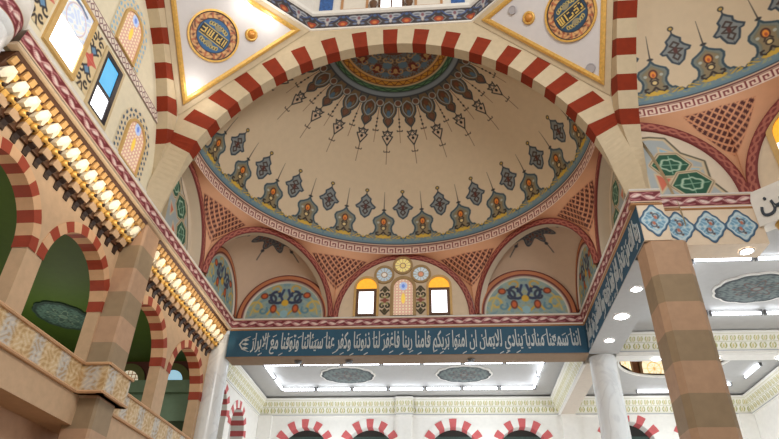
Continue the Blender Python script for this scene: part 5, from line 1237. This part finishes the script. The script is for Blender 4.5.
for k in range(3):
    tube((T2[0] + 0.06 + 1.58 * k, T2[2] + 0.12), (1, 0), 1.52, 'front row fluorescent tube over the right aisle, %s right of the pier' % names[k], 'right tray tubes', ZK - 0.07)
    tube((T2[0] + 0.06 + 1.58 * k, T2[3] - 0.12), (1, 0), 1.52, 'rear row fluorescent tube over the right aisle, %s right of the pier' % names[k], 'right tray tubes', ZK - 0.07)
for k in range(2):
    tube((T2[0] + 0.12, T2[2] + 0.2 + 1.6 * k), (0, 1), 1.5, '%s side fluorescent tube of the right tray beside the pier' % ('nearer', 'farther')[k], 'right tray tubes', ZK - 0.07)
tube((9.0, 25.2), (1, 0), 1.3, 'bright tube above the far cornice left of the big pier', 'lantern bay tubes', ZK - 0.06)
tube((12.6, 22.2), (0, 1), 1.4, 'slanting tube light at far right beyond the cross beam', 'lantern bay tubes', ZK - 0.06)
tube((11.5, 24.4), (1, 0), 0.9, 'short tube light just right of the big pier in the rear aisle', 'lantern bay tubes', ZK - 0.06)
for x, y, z, lb in ((8.46, 13.02, ZBB, 'downlight under the cartouche beam at right'), (6.4, 14.86, ZBB, 'nearest downlight under the right blue beam'), (6.4, 16.55, ZBB, 'middle downlight under the right blue beam'), (6.42, 18.3, ZBB, 'farthest downlight under the right blue beam'), (8.2, 19.78, 9.02, 'downlight under the cross beam left of the big pier'), (10.05, 19.78, 9.02, 'downlight under the cross beam right of the big pier'), (12.05, 19.78, 9.02, 'downlight under the cross beam at the right edge')):
    downlight((x, y, z - 0.004), (0, 0, -1), 0.2 if y == 16.55 else 0.14, lb)
for x, lb in ((-3.6, 'left'), (-1.85, 'middle'), (2.25, 'right')):
    mb = MB(); mb.lathe([(0.0, -0.07), (0.1, -0.07), (0.13, -0.02), (0.13, 0.0), (0.0, 0.0)], (x, YB + 0.42, ZBB), 18); o = mb.build('ceiling_spot', GREYM); tag(o, 'small dark spot fixture under the blue beam, %s of three' % lb, 'spot fixture', 'beam spot fixtures')

# floor
mb = MB(); mb.box((-16, -12, -0.2), (18, 28, 0)); tag(mb.build('floor', CARPET), kind='structure')

# ------------------------------------------------------------------ light
def area(name, loc, target, size, power, col, size_y=None):
    l = bpy.data.lights.new(name, 'AREA'); l.energy = power; l.color = col; l.size = size
    if size_y: l.shape = 'RECTANGLE'; l.size_y = size_y
    o = bpy.data.objects.new(name, l); C.objects.link(o); o.location = loc
    o.rotation_euler = (Vector(target) - Vector(loc)).to_track_quat('-Z', 'Y').to_euler(); return o
def point(name, loc, power, col, r=0.1):
    l = bpy.data.lights.new(name, 'POINT'); l.energy = power; l.color = col; l.shadow_soft_size = r
    o = bpy.data.objects.new(name, l); C.objects.link(o); o.location = loc; return o
WARM = (1.0, 0.80, 0.58)
# warm LED strips at the lip of the left cornice, lighting the gilded corbels
area('corbel_led_strip', (-5.75, 9.6, 9.55), (-6.4, 9.6, 9.75), 5.2, 18, (1.0, 0.80, 0.55), 0.06)
area('corbel_led_strip', (-5.75, 16.3, 9.55), (-6.4, 16.3, 9.75), 5.8, 18, (1.0, 0.80, 0.55), 0.06)
# added unseen fills: point above the bay, panel that brightens the left side
point('bay_fill', (0.0, 4.0, 9.0), 290, (1.0, 0.93, 0.84), 1.0)
area('left_side_fill', (5.5, 2.0, 14.0), (-6, 10.5, 15), 4.0, 850, (1.0, 0.98, 0.95))
# unseen point lights added to brighten the aisles and the gallery interior
for x, y, z, pw in ((4.6, 17.0, 3.5, 150), (-3.0, 24.4, 6.2, 290), (2.7, 24.4, 6.2, 290), (10.2, 23.6, 6.2, 320), (10.5, 16.3, 5.5, 340)): point('aisle_fill', (x, y, z), pw, (0.86, 0.94, 1.0), 0.5)
for x, y, z, pw in ((-10.0, 9.0, 7.0, 110), (-10.0, 15.5, 7.0, 110)): point('gallery_fill', (x, y, z), pw, (1.0, 0.95, 0.85), 0.4)

# glow of the three lit spotlights of the left pendentive
for p_ in ((-5.66, 12.22, 14.54), (-4.2, 11.26, 16.87), (-3.62, 11.84, 16.86)):
    q_ = np.array(p_) + nL * 0.45; point('pendentive_spot', tuple(q_), 11, (1.0, 0.95, 0.87), 0.08)

wld = bpy.data.worlds.new('hall_ambient'); bpy.context.scene.world = wld; wld.use_nodes = True
bg = wld.node_tree.nodes['Background']; bg.inputs['Color'].default_value = (1.0, 0.95, 0.88, 1); bg.inputs['Strength'].default_value = 0.525

# ------------------------------------------------------------------ camera (solved from the photograph's vanishing points)
cam = bpy.data.cameras.new('camera'); cam.sensor_width = 36.0; cam.lens = 615.38 / 779 * 36; cam.clip_end = 200
co = bpy.data.objects.new('camera', cam); C.objects.link(co)
pitch, yaw, roll = 0.5845, -0.0990, 0.0246
fw = Vector((math.sin(yaw) * math.cos(pitch), math.cos(yaw) * math.cos(pitch), math.sin(pitch))); rt = Vector((math.cos(yaw), -math.sin(yaw), 0)); up = rt.cross(fw)
r2 = rt * math.cos(roll) + up * math.sin(roll); u2 = -rt * math.sin(roll) + up * math.cos(roll)
Mx = Matrix.Identity(4)
for i in range(3): Mx[i][0] = r2[i]; Mx[i][1] = u2[i]; Mx[i][2] = -fw[i]
Mx[0][3], Mx[1][3], Mx[2][3] = 1.3702, 0.0, CAMZ
co.matrix_world = Mx
sc = bpy.context.scene; sc.camera = co
sc.view_settings.view_transform = 'Standard'; sc.view_settings.look = 'None'; sc.view_settings.exposure = 0.0; sc.view_settings.gamma = 1.0; sc.view_settings.use_curve_mapping = False
sc.cycles.use_denoising = True
